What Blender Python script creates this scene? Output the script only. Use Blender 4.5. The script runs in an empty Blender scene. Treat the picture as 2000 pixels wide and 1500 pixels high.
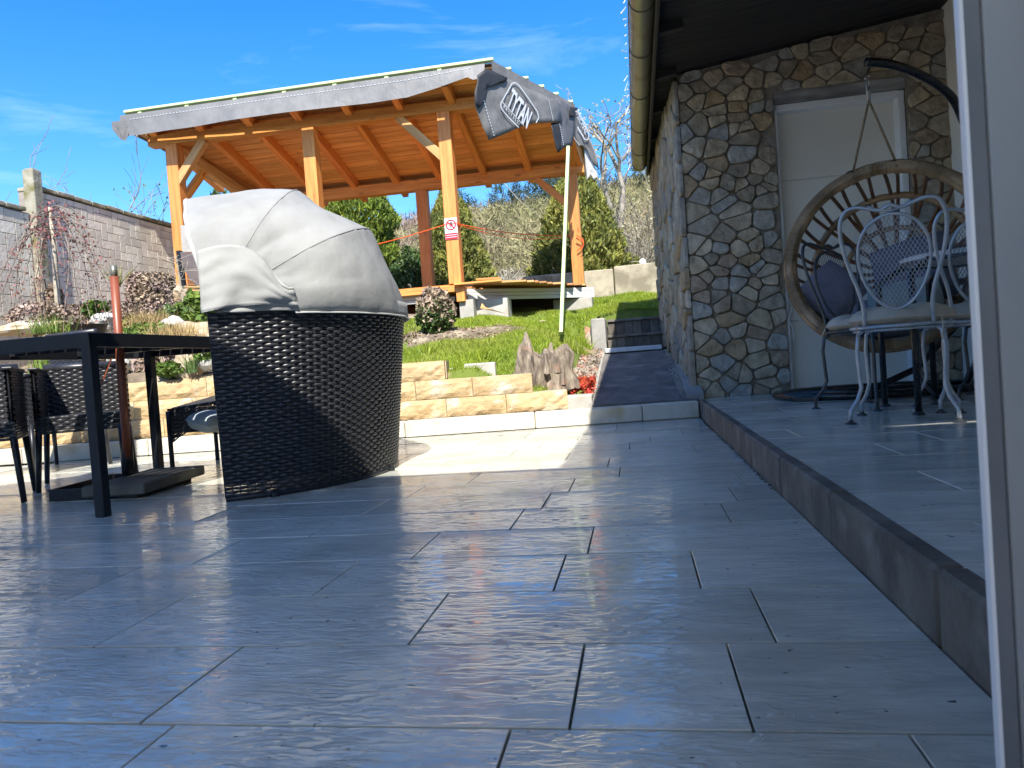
import bpy, bmesh, math, random
import numpy as np
from mathutils import Vector, Matrix, noise
random.seed(7); RNG = np.random.default_rng(7)
SC = bpy.context.scene; COL = SC.collection
# ------------------------------------------------------------------ camera
F = 1440.0
_Y = np.array([243, 55, F]); _Y /= np.linalg.norm(_Y)
_Z = np.cross(_Y, np.array([1, .072, 0.])); _Z /= np.linalg.norm(_Z)
if _Z[1] < 0: _Z = -_Z
_X = np.cross(_Y, _Z)
if _X[0] < 0: _X = -_X
RM = np.array([_X, _Y, _Z]); CP = np.array([0, 0, .49])
cam = bpy.data.cameras.new('camera'); cam.lens = 36*F/2000; cam.sensor_width = 36
cam.clip_start = .05; cam.clip_end = 600
cam.dof.use_dof = True; cam.dof.focus_distance = 5.5; cam.dof.aperture_fstop = 14
co = bpy.data.objects.new('camera', cam); COL.objects.link(co); SC.camera = co
r, u, f = RM[:, 0], RM[:, 1], RM[:, 2]
M = Matrix(((r[0], u[0], -f[0], CP[0]), (r[1], u[1], -f[1], CP[1]), (r[2], u[2], -f[2], CP[2]), (0, 0, 0, 1)))
co.matrix_world = M
# ------------------------------------------------------------------ world, sun, exposure
SUN = Vector((.175, -.885, 1.0)).normalized()
EL = math.asin(SUN.z); AZ = math.atan2(SUN.x, SUN.y)
w = bpy.data.worlds.new('World'); SC.world = w; w.use_nodes = True
nt = w.node_tree; nt.nodes.clear()
out = nt.nodes.new('ShaderNodeOutputWorld'); bg = nt.nodes.new('ShaderNodeBackground')
sky = nt.nodes.new('ShaderNodeTexSky'); sky.sky_type = 'NISHITA'; sky.sun_disc = False
sky.sun_elevation = EL; sky.sun_rotation = AZ; sky.air_density = 1.0; sky.dust_density = .5; sky.ozone_density = 3.0
hs = nt.nodes.new('ShaderNodeHueSaturation'); hs.inputs['Hue'].default_value = .506; hs.inputs['Saturation'].default_value = 1.40; hs.inputs['Value'].default_value = .44
nt.links.new(sky.outputs[0], hs.inputs['Color'])
tc = nt.nodes.new('ShaderNodeTexCoord'); mp = nt.nodes.new('ShaderNodeMapping')
mp.inputs['Scale'].default_value = (1.2, 1.2, 7); mp.inputs['Rotation'].default_value = (.12, -.16, .3)
nz = nt.nodes.new('ShaderNodeTexNoise'); nz.inputs['Scale'].default_value = 2.3; nz.inputs['Detail'].default_value = 9; nz.inputs['Roughness'].default_value = .62; nz.inputs['Distortion'].default_value = .5
cr = nt.nodes.new('ShaderNodeValToRGB'); cr.color_ramp.elements[0].position = .56; cr.color_ramp.elements[1].position = .85
cr.color_ramp.elements[1].color = (.26, .26, .26, 1)
mx = nt.nodes.new('ShaderNodeMix'); mx.data_type = 'RGBA'; mx.inputs['B'].default_value = (2.0, 2.5, 3.1, 1)
nt.links.new(tc.outputs['Generated'], mp.inputs[0]); nt.links.new(mp.outputs[0], nz.inputs['Vector']); nt.links.new(nz.outputs[0], cr.inputs[0])
nt.links.new(cr.outputs[0], mx.inputs['Factor']); nt.links.new(hs.outputs[0], mx.inputs['A']); nt.links.new(mx.outputs['Result'], bg.inputs[0])
bg.inputs[1].default_value = .15
nt.links.new(bg.outputs[0], out.inputs[0])
sl = bpy.data.lights.new('sun', 'SUN'); sl.energy = 2.0; sl.angle = math.radians(.53); sl.color = (1, .945, .86)
so = bpy.data.objects.new('sun', sl); COL.objects.link(so); so.rotation_euler = SUN.to_track_quat('Z', 'Y').to_euler(); so.location = (0, -10, 20)
SC.view_settings.view_transform = 'Standard'; SC.view_settings.look = 'None'; SC.view_settings.exposure = 2.18; SC.view_settings.gamma = 1
SC.view_settings.use_curve_mapping = False
SC.cycles.max_bounces = 9; SC.cycles.diffuse_bounces = 5; SC.cycles.glossy_bounces = 3; SC.cycles.transparent_max_bounces = 6
# ------------------------------------------------------------------ pixel rays -> points
def ray(a, b): return RM @ np.array([a-1000, 750-b, F])
def onz(a, b, z): d = ray(a, b); return Vector(CP + d*(z-CP[2])/d[2])
def ony(a, b, y): d = ray(a, b); return Vector(CP + d*y/d[1])
def onx(a, b, x): d = ray(a, b); return Vector(CP + d*x/d[0])
def onpl(a, b, P, n):
    d = Vector(ray(a, b)); c = Vector(CP); return c + d*((Vector(P)-c).dot(Vector(n))/d.dot(Vector(n)))
# ------------------------------------------------------------------ materials
MATS = {}
def mat(name, c1, c2=None, scale=8, rough=.6, rough2=None, bump=0, bscale=None, metal=0, stretch=(1, 1, 1), coords='Object',
        rnd=0, island=0, coat=0, detail=4, spec=.5, ramp=(.35, .65), trans=0, bdist=.01, c3=None, c3scale=1.5, c3ramp=(.5, .62), rgamma=None):
    if name in MATS: return MATS[name]
    m = bpy.data.materials.new(name); m.use_nodes = True; t = m.node_tree; N = t.nodes; L = t.links
    b = N['Principled BSDF']
    if coords == 'World':
        g = N.new('ShaderNodeNewGeometry'); src = g.outputs['Position']
    else:
        g = N.new('ShaderNodeTexCoord'); src = g.outputs['Object']
    oi = N.new('ShaderNodeObjectInfo')
    mpn = N.new('ShaderNodeMapping'); mpn.inputs['Scale'].default_value = stretch
    if coords != 'World':
        vm = N.new('ShaderNodeVectorMath'); vm.operation = 'SCALE'; vm.inputs['Scale'].default_value = 37.
        cb = N.new('ShaderNodeCombineXYZ'); L.new(oi.outputs['Random'], cb.inputs[0]); L.new(oi.outputs['Random'], cb.inputs[1])
        L.new(cb.outputs[0], vm.inputs[0]); va = N.new('ShaderNodeVectorMath'); va.operation = 'ADD'
        L.new(src, va.inputs[0]); L.new(vm.outputs[0], va.inputs[1]); src = va.outputs[0]
    L.new(src, mpn.inputs[0])
    n1 = N.new('ShaderNodeTexNoise'); n1.inputs['Scale'].default_value = scale; n1.inputs['Detail'].default_value = detail; n1.inputs['Roughness'].default_value = .6
    L.new(mpn.outputs[0], n1.inputs['Vector'])
    rp = N.new('ShaderNodeValToRGB'); rp.color_ramp.elements[0].position = ramp[0]; rp.color_ramp.elements[1].position = ramp[1]
    rp.color_ramp.elements[0].color = (*c1, 1); rp.color_ramp.elements[1].color = (*(c2 or c1), 1)
    L.new(n1.outputs[0], rp.inputs[0]); colr = rp.outputs[0]
    if c3:
        n3 = N.new('ShaderNodeTexNoise'); n3.inputs['Scale'].default_value = c3scale; n3.inputs['Detail'].default_value = 5
        L.new(src, n3.inputs['Vector'])
        r3 = N.new('ShaderNodeValToRGB'); r3.color_ramp.elements[0].position = c3ramp[0]; r3.color_ramp.elements[1].position = c3ramp[1]
        L.new(n3.outputs[0], r3.inputs[0])
        m3 = N.new('ShaderNodeMix'); m3.data_type = 'RGBA'; m3.inputs['B'].default_value = (*c3, 1)
        L.new(r3.outputs[0], m3.inputs['Factor']); L.new(colr, m3.inputs['A']); colr = m3.outputs['Result']
    if rnd or island:
        h = N.new('ShaderNodeHueSaturation'); mr = N.new('ShaderNodeMapRange')
        amt = rnd or island
        mr.inputs['To Min'].default_value = 1-amt; mr.inputs['To Max'].default_value = 1+amt
        if island:
            g2 = N.new('ShaderNodeNewGeometry'); L.new(g2.outputs['Random Per Island'], mr.inputs[0])
        else: L.new(oi.outputs['Random'], mr.inputs[0])
        L.new(mr.outputs[0], h.inputs['Value']); L.new(colr, h.inputs['Color']); colr = h.outputs[0]
        m2 = N.new('ShaderNodeMapRange'); m2.inputs['To Min'].default_value = .5-.02*amt*2; m2.inputs['To Max'].default_value = .5+.02*amt*2
        ms = N.new('ShaderNodeMath'); ms.operation = 'FRACT'; mm = N.new('ShaderNodeMath'); mm.operation = 'MULTIPLY'; mm.inputs[1].default_value = 7.31
        L.new((g2.outputs['Random Per Island'] if island else oi.outputs['Random']), mm.inputs[0]); L.new(mm.outputs[0], ms.inputs[0]); L.new(ms.outputs[0], m2.inputs[0]); L.new(m2.outputs[0], h.inputs['Hue'])
    L.new(colr, b.inputs['Base Color'])
    b.inputs['Roughness'].default_value = rough; b.inputs['Metallic'].default_value = metal
    b.inputs['Specular IOR Level'].default_value = spec
    b.inputs['Coat Weight'].default_value = coat; b.inputs['Coat Roughness'].default_value = .08
    if rough2 is not None:
        mr = N.new('ShaderNodeMapRange'); mr.inputs['From Min'].default_value = .35; mr.inputs['From Max'].default_value = .65
        mr.inputs['To Min'].default_value = rough; mr.inputs['To Max'].default_value = rough2
        L.new(n1.outputs[0], mr.inputs[0]); L.new(mr.outputs[0], b.inputs['Roughness'])
    if bump:
        n2 = N.new('ShaderNodeTexNoise'); n2.inputs['Scale'].default_value = bscale or scale*3; n2.inputs['Detail'].default_value = 5
        L.new(mpn.outputs[0], n2.inputs['Vector'])
        bp = N.new('ShaderNodeBump'); bp.inputs['Strength'].default_value = bump; bp.inputs['Distance'].default_value = bdist
        L.new(n2.outputs[0], bp.inputs['Height']); L.new(bp.outputs[0], b.inputs['Normal'])
    if trans:
        tr = N.new('ShaderNodeBsdfTranslucent'); L.new(colr, tr.inputs[0]); mxs = N.new('ShaderNodeMixShader'); mxs.inputs[0].default_value = trans
        L.new(b.outputs[0], mxs.inputs[1]); L.new(tr.outputs[0], mxs.inputs[2]); L.new(mxs.outputs[0], N['Material Output'].inputs[0])
    MATS[name] = m; return m

def knots(m, dark):
    t = m.node_tree; N = t.nodes; L = t.links; b = N['Principled BSDF']; old = b.inputs['Base Color'].links[0].from_socket
    g = N.new('ShaderNodeTexCoord'); oi = N.new('ShaderNodeObjectInfo'); vm = N.new('ShaderNodeVectorMath'); vm.operation = 'ADD'; mul = N.new('ShaderNodeMath'); mul.operation = 'MULTIPLY'; mul.inputs[1].default_value = 51
    L.new(oi.outputs['Random'], mul.inputs[0]); L.new(g.outputs['Object'], vm.inputs[0]); L.new(mul.outputs[0], vm.inputs[1])
    mp_ = N.new('ShaderNodeMapping'); mp_.inputs['Scale'].default_value = (2.6, 7, 7); L.new(vm.outputs[0], mp_.inputs[0])
    vo = N.new('ShaderNodeTexVoronoi'); vo.inputs['Scale'].default_value = 1; L.new(mp_.outputs[0], vo.inputs['Vector'])
    r1 = N.new('ShaderNodeValToRGB'); r1.color_ramp.elements[0].position = .07; r1.color_ramp.elements[1].position = .16; r1.color_ramp.elements[0].color = (.85, .85, .85, 1); r1.color_ramp.elements[1].color = (0, 0, 0, 1)
    L.new(vo.outputs['Distance'], r1.inputs[0])
    m2 = N.new('ShaderNodeMapping'); m2.inputs['Scale'].default_value = (1.2, 30, 30); L.new(vm.outputs[0], m2.inputs[0]); n2 = N.new('ShaderNodeTexNoise'); n2.inputs['Scale'].default_value = 2.5; n2.inputs['Detail'].default_value = 4; n2.inputs['Distortion'].default_value = .6; L.new(m2.outputs[0], n2.inputs['Vector'])
    r2 = N.new('ShaderNodeValToRGB'); r2.color_ramp.elements[0].position = .5; r2.color_ramp.elements[1].position = .72; r2.color_ramp.elements[1].color = (.6, .6, .6, 1); L.new(n2.outputs[0], r2.inputs[0])
    mxa = N.new('ShaderNodeMath'); mxa.operation = 'MAXIMUM'; L.new(r1.outputs[0], mxa.inputs[0]); L.new(r2.outputs[0], mxa.inputs[1])
    mm_ = N.new('ShaderNodeMix'); mm_.data_type = 'RGBA'; mm_.inputs['B'].default_value = (*dark, 1); L.new(mxa.outputs[0], mm_.inputs['Factor']); L.new(old, mm_.inputs['A']); L.new(mm_.outputs['Result'], b.inputs['Base Color'])
def stone_mat(name, cols, rough=.85, bump=.6):
    m = mat(name, (.84, .84, .84), (.38, .36, .33), 11, rough, bump=1.0, bscale=17, bdist=.022, detail=7, ramp=(.3, .72))
    t = m.node_tree; N = t.nodes; L = t.links
    oi = N.new('ShaderNodeObjectInfo'); rp = N.new('ShaderNodeValToRGB'); rp.color_ramp.interpolation = 'CONSTANT'
    while len(rp.color_ramp.elements) < len(cols): rp.color_ramp.elements.new(.5)
    for i, c in enumerate(cols): rp.color_ramp.elements[i].position = i/len(cols); rp.color_ramp.elements[i].color = (*c, 1)
    L.new(oi.outputs['Random'], rp.inputs[0])
    b = N['Principled BSDF']; old = b.inputs['Base Color'].links[0].from_socket
    mxn = N.new('ShaderNodeMix'); mxn.data_type = 'RGBA'; mxn.blend_type = 'MULTIPLY'; mxn.inputs['Factor'].default_value = 1
    L.new(old, mxn.inputs['A']); L.new(rp.outputs[0], mxn.inputs['B']); L.new(mxn.outputs['Result'], b.inputs['Base Color'])
    return m

def wet_tile(name, base, rlo, rhi, bstr, dry=.5):
    m = bpy.data.materials.new(name); m.use_nodes = True; t = m.node_tree; N = t.nodes; L = t.links; b = N['Principled BSDF']
    g = N.new('ShaderNodeNewGeometry'); oi = N.new('ShaderNodeObjectInfo')
    off = N.new('ShaderNodeVectorMath'); off.operation = 'MULTIPLY_ADD'
    cb = N.new('ShaderNodeCombineXYZ'); L.new(oi.outputs['Random'], cb.inputs[0]); L.new(oi.outputs['Random'], cb.inputs[2])
    off.inputs[1].default_value = (13, 0, 9); L.new(cb.outputs[0], off.inputs[0]); L.new(g.outputs['Position'], off.inputs[2])
    def nz(vec, st, sc, det, dist=0, ro=.55):
        mpn = N.new('ShaderNodeMapping'); mpn.inputs['Scale'].default_value = st; mpn.inputs['Rotation'].default_value = (0, 0, .10)
        L.new(vec, mpn.inputs[0]); n = N.new('ShaderNodeTexNoise'); n.inputs['Scale'].default_value = sc; n.inputs['Detail'].default_value = det
        n.inputs['Distortion'].default_value = dist; n.inputs['Roughness'].default_value = ro; L.new(mpn.outputs[0], n.inputs['Vector']); return n.outputs[0]
    nr = nz(off.outputs[0], (1, 3.8, 1), 14, 4, 1.1); nf = nz(off.outputs[0], (1, 2.6, 1), 42, 3)
    nw = nz(g.outputs['Position'], (1, 1.6, 1), 1.9, 5, .4); ns = nz(off.outputs[0], (1, 3.5, 1), 5, 6, .5)
    # colour: pale slate-print porcelain with soft darker veins, small dirt specks
    rp = N.new('ShaderNodeValToRGB'); rp.color_ramp.elements[0].position = .3; rp.color_ramp.elements[1].position = .68
    rp.color_ramp.elements[0].color = (*[c*.70 for c in base], 1); rp.color_ramp.elements[1].color = (*base, 1); L.new(ns, rp.inputs[0])
    sp = nz(g.outputs['Position'], (1, 1.8, 1), 34, 2); rs = N.new('ShaderNodeValToRGB'); rs.color_ramp.elements[0].position = .705; rs.color_ramp.elements[1].position = .725
    L.new(sp, rs.inputs[0]); ms = N.new('ShaderNodeMix'); ms.data_type = 'RGBA'; ms.inputs['B'].default_value = (.06, .055, .05, 1)
    L.new(rs.outputs[0], ms.inputs['Factor']); L.new(rp.outputs[0], ms.inputs['A'])
    st_ = nz(g.outputs['Position'], (1, 1.2, 1), 2.6, 8, .8, .7); rst = N.new('ShaderNodeValToRGB'); rst.color_ramp.elements[0].position = .46; rst.color_ramp.elements[1].position = .72
    rst.color_ramp.elements[1].color = (.5, .5, .5, 1); L.new(st_, rst.inputs[0]); mst = N.new('ShaderNodeMix'); mst.data_type = 'RGBA'; mst.inputs['B'].default_value = (base[0]*.55, base[1]*.52, base[2]*.46, 1)
    L.new(rst.outputs[0], mst.inputs['Factor']); L.new(ms.outputs['Result'], mst.inputs['A']); ms = mst
    h = N.new('ShaderNodeHueSaturation'); mr = N.new('ShaderNodeMapRange'); mr.inputs['To Min'].default_value = .82; mr.inputs['To Max'].default_value = 1.08
    L.new(oi.outputs['Random'], mr.inputs[0]); L.new(mr.outputs[0], h.inputs['Value']); L.new(ms.outputs['Result'], h.inputs['Color']); L.new(h.outputs[0], b.inputs['Base Color'])
    b.inputs['Roughness'].default_value = .45
    m1 = N.new('ShaderNodeMapRange'); m1.inputs['From Min'].default_value = .38; m1.inputs['From Max'].default_value = .60; m1.inputs['To Min'].default_value = rlo; m1.inputs['To Max'].default_value = rhi
    L.new(nw, m1.inputs[0]); L.new(m1.outputs[0], b.inputs['Coat Roughness'])
    m2 = N.new('ShaderNodeMapRange'); m2.inputs['From Min'].default_value = .42; m2.inputs['From Max'].default_value = .64; m2.inputs['To Min'].default_value = 1; m2.inputs['To Max'].default_value = dry
    L.new(nw, m2.inputs[0]); L.new(m2.outputs[0], b.inputs['Coat Weight']); b.inputs['Coat IOR'].default_value = 1.85
    ad = N.new('ShaderNodeMath'); ad.operation = 'MULTIPLY_ADD'; ad.inputs[1].default_value = .22; mz = N.new('ShaderNodeMapRange'); mz.interpolation_type = 'SMOOTHSTEP'; mz.inputs['From Min'].default_value = .40; mz.inputs['From Max'].default_value = .60; L.new(nr, mz.inputs[0]); L.new(nf, ad.inputs[0]); L.new(mz.outputs[0], ad.inputs[2])
    bp = N.new('ShaderNodeBump'); bp.inputs['Strength'].default_value = bstr; bp.inputs['Distance'].default_value = .0016
    npd = nz(g.outputs['Position'], (1, 1.4, 1), 3.3, 3, .6); mq = N.new('ShaderNodeMapRange'); mq.inputs['From Min'].default_value = .40; mq.inputs['From Max'].default_value = .56; mq.inputs['To Min'].default_value = bstr*.28; mq.inputs['To Max'].default_value = bstr
    L.new(npd, mq.inputs[0]); L.new(mq.outputs[0], bp.inputs['Strength'])
    L.new(ad.outputs[0], bp.inputs['Height']); L.new(bp.outputs[0], b.inputs['Coat Normal']); L.new(bp.outputs[0], b.inputs['Normal'])
    return m

WOOD = mat('orange_timber', (.78, .345, .085), (.56, .20, .04), 5, .55, bump=.25, bscale=16, stretch=(.35, 5, 5), rnd=.18, bdist=.004, detail=6, ramp=(.35, .72))
CEIL = mat('ceiling_board_wood', (.86, .48, .16), (.66, .31, .08), 4, .55, bump=.2, bscale=12, stretch=(.35, 6, 6), rnd=.16, bdist=.004, detail=6)
PALE = mat('pale_green_batten', (.58, .64, .27), (.40, .56, .30), 3, .6, stretch=(.6, 3, 3), rnd=.1)
FRESH = mat('fresh_timber', (.66, .38, .15), (.50, .25, .08), 4, .6, stretch=(.4, 5, 5), rnd=.1, bump=.2)
MEMB = mat('roof_membrane', (.165, .16, .15), (.105, .102, .098), 6, .42, rough2=.6, bump=.35, bscale=8, bdist=.02)
MEMBK = mat('membrane_back', (.012, .012, .014), (.02, .02, .022), 6, .6)
PRINT = mat('membrane_print', (.50, .52, .54), (.42, .44, .46), 12, .5)
CREAM = mat('split_stone', (.56, .42, .235), (.42, .29, .14), 7, .85, bump=1, bscale=11, bdist=.03, rnd=.10, detail=7, ramp=(.3, .7), c3=(.60, .52, .38), c3scale=5, c3ramp=(.55, .7))
CREAMS = mat('sawn_stone', (.52, .44, .31), (.43, .35, .235), 10, .8, bump=.3, rnd=.08)
KWHITE = mat('white_kerb_stone', (.62, .58, .48), (.50, .46, .37), 6, .7, bump=.3, bscale=40, rnd=.05, c3=(.46, .36, .20), c3scale=3, c3ramp=(.6, .75))
KDARK = mat('dark_kerb', (.17, .148, .118), (.09, .078, .062), 7, .75, bump=.5, bscale=40, rnd=.12, c3=(.26, .235, .20), c3scale=9, c3ramp=(.55, .8))
CONC = mat('grey_concrete', (.40, .38, .34), (.27, .26, .235), 4, .9, bump=.5, bscale=25, rnd=.08, detail=7)
CONCL = mat('light_concrete', (.50, .48, .43), (.37, .355, .31), 5, .85, bump=.3, bscale=25, rnd=.06, c3=(.45, .38, .28), c3scale=4, c3ramp=(.6, .75))
ASPH = mat('path_concrete', (.21, .19, .175), (.12, .11, .10), 3, .8, bump=.5, bscale=40, detail=8, stretch=(1, 2.2, 1), c3=(.29, .26, .23), c3scale=4, c3ramp=(.55, .72), rnd=.06)
BLACKM = mat('black_powder_coat', (.012, .013, .016), (.018, .019, .022), 20, .38)
BLACKG = mat('black_gloss_tube', (.012, .012, .013), (.02, .02, .022), 20, .22)
WICK = mat('black_wicker', (.018, .018, .021), (.035, .035, .038), 30, .34, spec=.55)
CANV = mat('grey_canvas', (.335, .34, .33), (.285, .29, .28), 7, .9, bump=.25, bscale=30, bdist=.01, c3=(.37, .375, .36), c3scale=1.2, trans=.12)
HEM = mat('canvas_hem', (.46, .465, .45), (.40, .41, .40), 9, .85)
RED = mat('red_brown_paint', (.27, .075, .035), (.20, .055, .028), 9, .4)
STEEL = mat('worn_galvanised', (.34, .33, .27), (.22, .21, .16), 6, .38, metal=.6, bump=.1)
GUT = mat('aged_gutter_metal', (.38, .365, .26), (.26, .245, .17), 3, .38, metal=.55, bump=.08, stretch=(1, .3, 1), c3=(.20, .16, .10), c3scale=4, c3ramp=(.58, .7))
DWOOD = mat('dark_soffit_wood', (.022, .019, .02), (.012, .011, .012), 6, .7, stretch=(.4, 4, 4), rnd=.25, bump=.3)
MORT = mat('mortar', (.36, .315, .25), (.22, .19, .15), 14, .95, bump=.8, bscale=60)
RUBBLE = stone_mat('rubble_stone', [(.60, .50, .35), (.68, .56, .38), (.52, .46, .36), (.60, .44, .26), (.50, .46, .39), (.74, .63, .46), (.62, .51, .36), (.55, .53, .47), (.54, .41, .29), (.70, .58, .40), (.48, .40, .29), (.64, .55, .42)])
RUBBLES = stone_mat('side_rubble_stone', [(.50, .42, .31), (.58, .50, .38), (.45, .40, .33), (.54, .40, .24), (.42, .39, .34), (.62, .55, .43)])
WALLW = mat('white_render', (.82, .79, .72), (.77, .74, .67), 5, .9, bump=.15, bscale=60)
DOORW = mat('white_door', (.80, .77, .69), (.75, .72, .64), 1.5, .5)
PVC = mat('white_pvc', (.80, .82, .83), (.76, .78, .80), 3, .35)
PVCG = mat('grey_gasket', (.17, .18, .19), (.13, .14, .15), 6, .5)
LINT = mat('weathered_lintel', (.42, .41, .39), (.12, .12, .125), 4, .8, stretch=(.5, 2, 2), bump=.4)
BRICK = mat('clay_paver', (.78, .72, .58), (.66, .59, .47), 5, .9, bump=.4, bscale=30, rnd=.16, detail=6)
BRICKM = mat('paver_mortar', (.34, .30, .26), (.24, .21, .18), 10, .95, bump=.5)
POST = mat('mossy_concrete', (.40, .37, .29), (.26, .245, .17), 7, .95, bump=.6, c3=(.16, .15, .06), c3scale=5)
RATT = mat('rattan', (.46, .31, .165), (.22, .14, .07), 6, .6, bump=.9, bscale=26, stretch=(1, 1, 1), island=.15)
RATD = mat('dark_cane', (.26, .14, .07), (.14, .075, .035), 9, .55, bump=.5, island=.3)
CUSHP = mat('slate_violet_cloth', (.30, .29, .36), (.22, .215, .28), 4, .95, bump=.3, bscale=12)
CUSHB = mat('beige_cloth', (.60, .52, .40), (.48, .41, .31), 5, .95, bump=.3, bscale=20)
CUSHT = mat('grey_green_cloth', (.50, .56, .53), (.26, .32, .31), 3, .95, bump=.4, bscale=10)
CUSHG = mat('pale_blue_grey_cloth', (.38, .43, .45), (.30, .35, .37), 4, .95, bump=.4, bscale=10)
SILV = mat('silver_paint_metal', (.50, .54, .58), (.36, .40, .44), 14, .34, metal=.45)
DKM = mat('dark_wire_metal', (.05, .055, .06), (.09, .10, .11), 14, .35, metal=.5)
GREYM = mat('grey_wire_mesh', (.22, .23, .25), (.15, .16, .18), 14, .45, metal=.3)
TTOP = mat('white_table_top', (.70, .69, .66), (.62, .61, .58), 7, .3)
ROPE = mat('jute_rope', (.33, .25, .15), (.20, .14, .08), 60, .9, bump=.6)
OROPE = mat('orange_string', (.80, .12, .015), (.62, .09, .012), 50, .7)
CHROME = mat('steel_hook', (.45, .45, .46), (.35, .35, .36), 10, .25, metal=.9)
SWHITE = mat('sign_white', (.80, .80, .80), (.76, .76, .76), 5, .4)
SRED = mat('sign_red', (.62, .015, .03), (.56, .012, .03), 5, .4)
SBLK = mat('sign_black', (.02, .02, .02), (.02, .02, .02), 5, .4)
LEAFY = mat('yellow_green_thuja', (.22, .29, .035), (.10, .16, .02), 3, .7, island=.5, trans=.2, coords='World')
LEAFD = mat('dark_thuja', (.31, .31, .06), (.13, .155, .035), 3, .7, island=.5, trans=.2, coords='World')
LEAFG = mat('laurel_leaf', (.12, .19, .055), (.055, .10, .03), 3, .38, island=.5, trans=.2, coords='World')
LEAFB = mat('fresh_leaf', (.16, .24, .035), (.07, .13, .02), 3, .6, island=.5, trans=.25, coords='World')
BARK = mat('grey_bark', (.30, .265, .215), (.17, .145, .115), 7, .95, bump=.5, coords='World')
TWIG = mat('pale_twig', (.36, .32, .235), (.22, .19, .14), 5, .9, island=.35, coords='World')
TWIGH = mat('hill_twig', (.30, .26, .13), (.16, .165, .06), .10, .95, island=.45, coords='World', c3=(.27, .19, .14), c3scale=.05)
PINET = mat('far_pine', (.045, .06, .02), (.025, .036, .014), .3, .9, island=.35, coords='World')
BIRCH = mat('pale_trunk', (.50, .45, .34), (.26, .22, .16), 12, .9, bump=.4, coords='World')
PINK = mat('red_bud', (.26, .09, .085), (.16, .06, .055), 9, .8, island=.4, coords='World')
DRYL = mat('dry_leaf', (.42, .33, .23), (.22, .16, .11), 6, .9, island=.45, coords='World', c3=(.36, .27, .23), c3scale=5)
STRAW = mat('straw_grass', (.50, .36, .15), (.30, .21, .09), 6, .8, island=.35, coords='World')
STUMP = mat('weathered_stump', (.36, .30, .225), (.085, .065, .05), 9, .95, bump=1, bscale=14, stretch=(2.4, 2.4, .45), bdist=.03, detail=8, c3=(.30, .19, .14), c3scale=9, c3ramp=(.58, .72), coords='World')
BOULD = mat('ochre_boulder', (.48, .40, .29), (.36, .25, .13), 4, .9, bump=.7, bscale=8, bdist=.02, c3=(.55, .53, .48), c3scale=3)
CHIP = mat('red_bark_chip', (.55, .085, .035), (.36, .05, .022), 20, .85, island=.35, coords='World')
GRAVEL = mat('path_edge_gravel', (.44, .38, .31), (.28, .24, .2), 24, .95, bump=1, bscale=40, c3=(.42, .22, .14), c3scale=8)
SOIL = mat('garden_soil', (.23, .18, .125), (.12, .095, .065), 9, .95, bump=1, bscale=22, coords='World', c3=(.34, .29, .2), c3scale=5)
LAWN = mat('lawn_ground', (.15, .20, .03), (.10, .14, .02), 5, .95, bump=.8, bscale=50, coords='World', c3=(.30, .23, .13), c3scale=2.6, c3ramp=(.60, .68), bdist=.02)
GRASS = mat('grass_blade', (.33, .42, .035), (.22, .32, .022), 1.6, .55, island=.4, coords='World', trans=.3, c3=(.32, .38, .05), c3scale=.9)
HILLM = mat('hill_soil', (.25, .22, .13), (.16, .15, .08), .15, 1, coords='World', c3=(.20, .15, .12), c3scale=.05)
TILE = wet_tile('wet_slate_tile', (.78, .79, .68), .01, .05, .95, .8)
TTILE = wet_tile('terrace_tile', (.82, .83, .73), .04, .13, .35, .7)
knots(WOOD, (.34, .11, .02)); knots(CEIL, (.48, .20, .045)); knots(FRESH, (.30, .12, .035))
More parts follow.
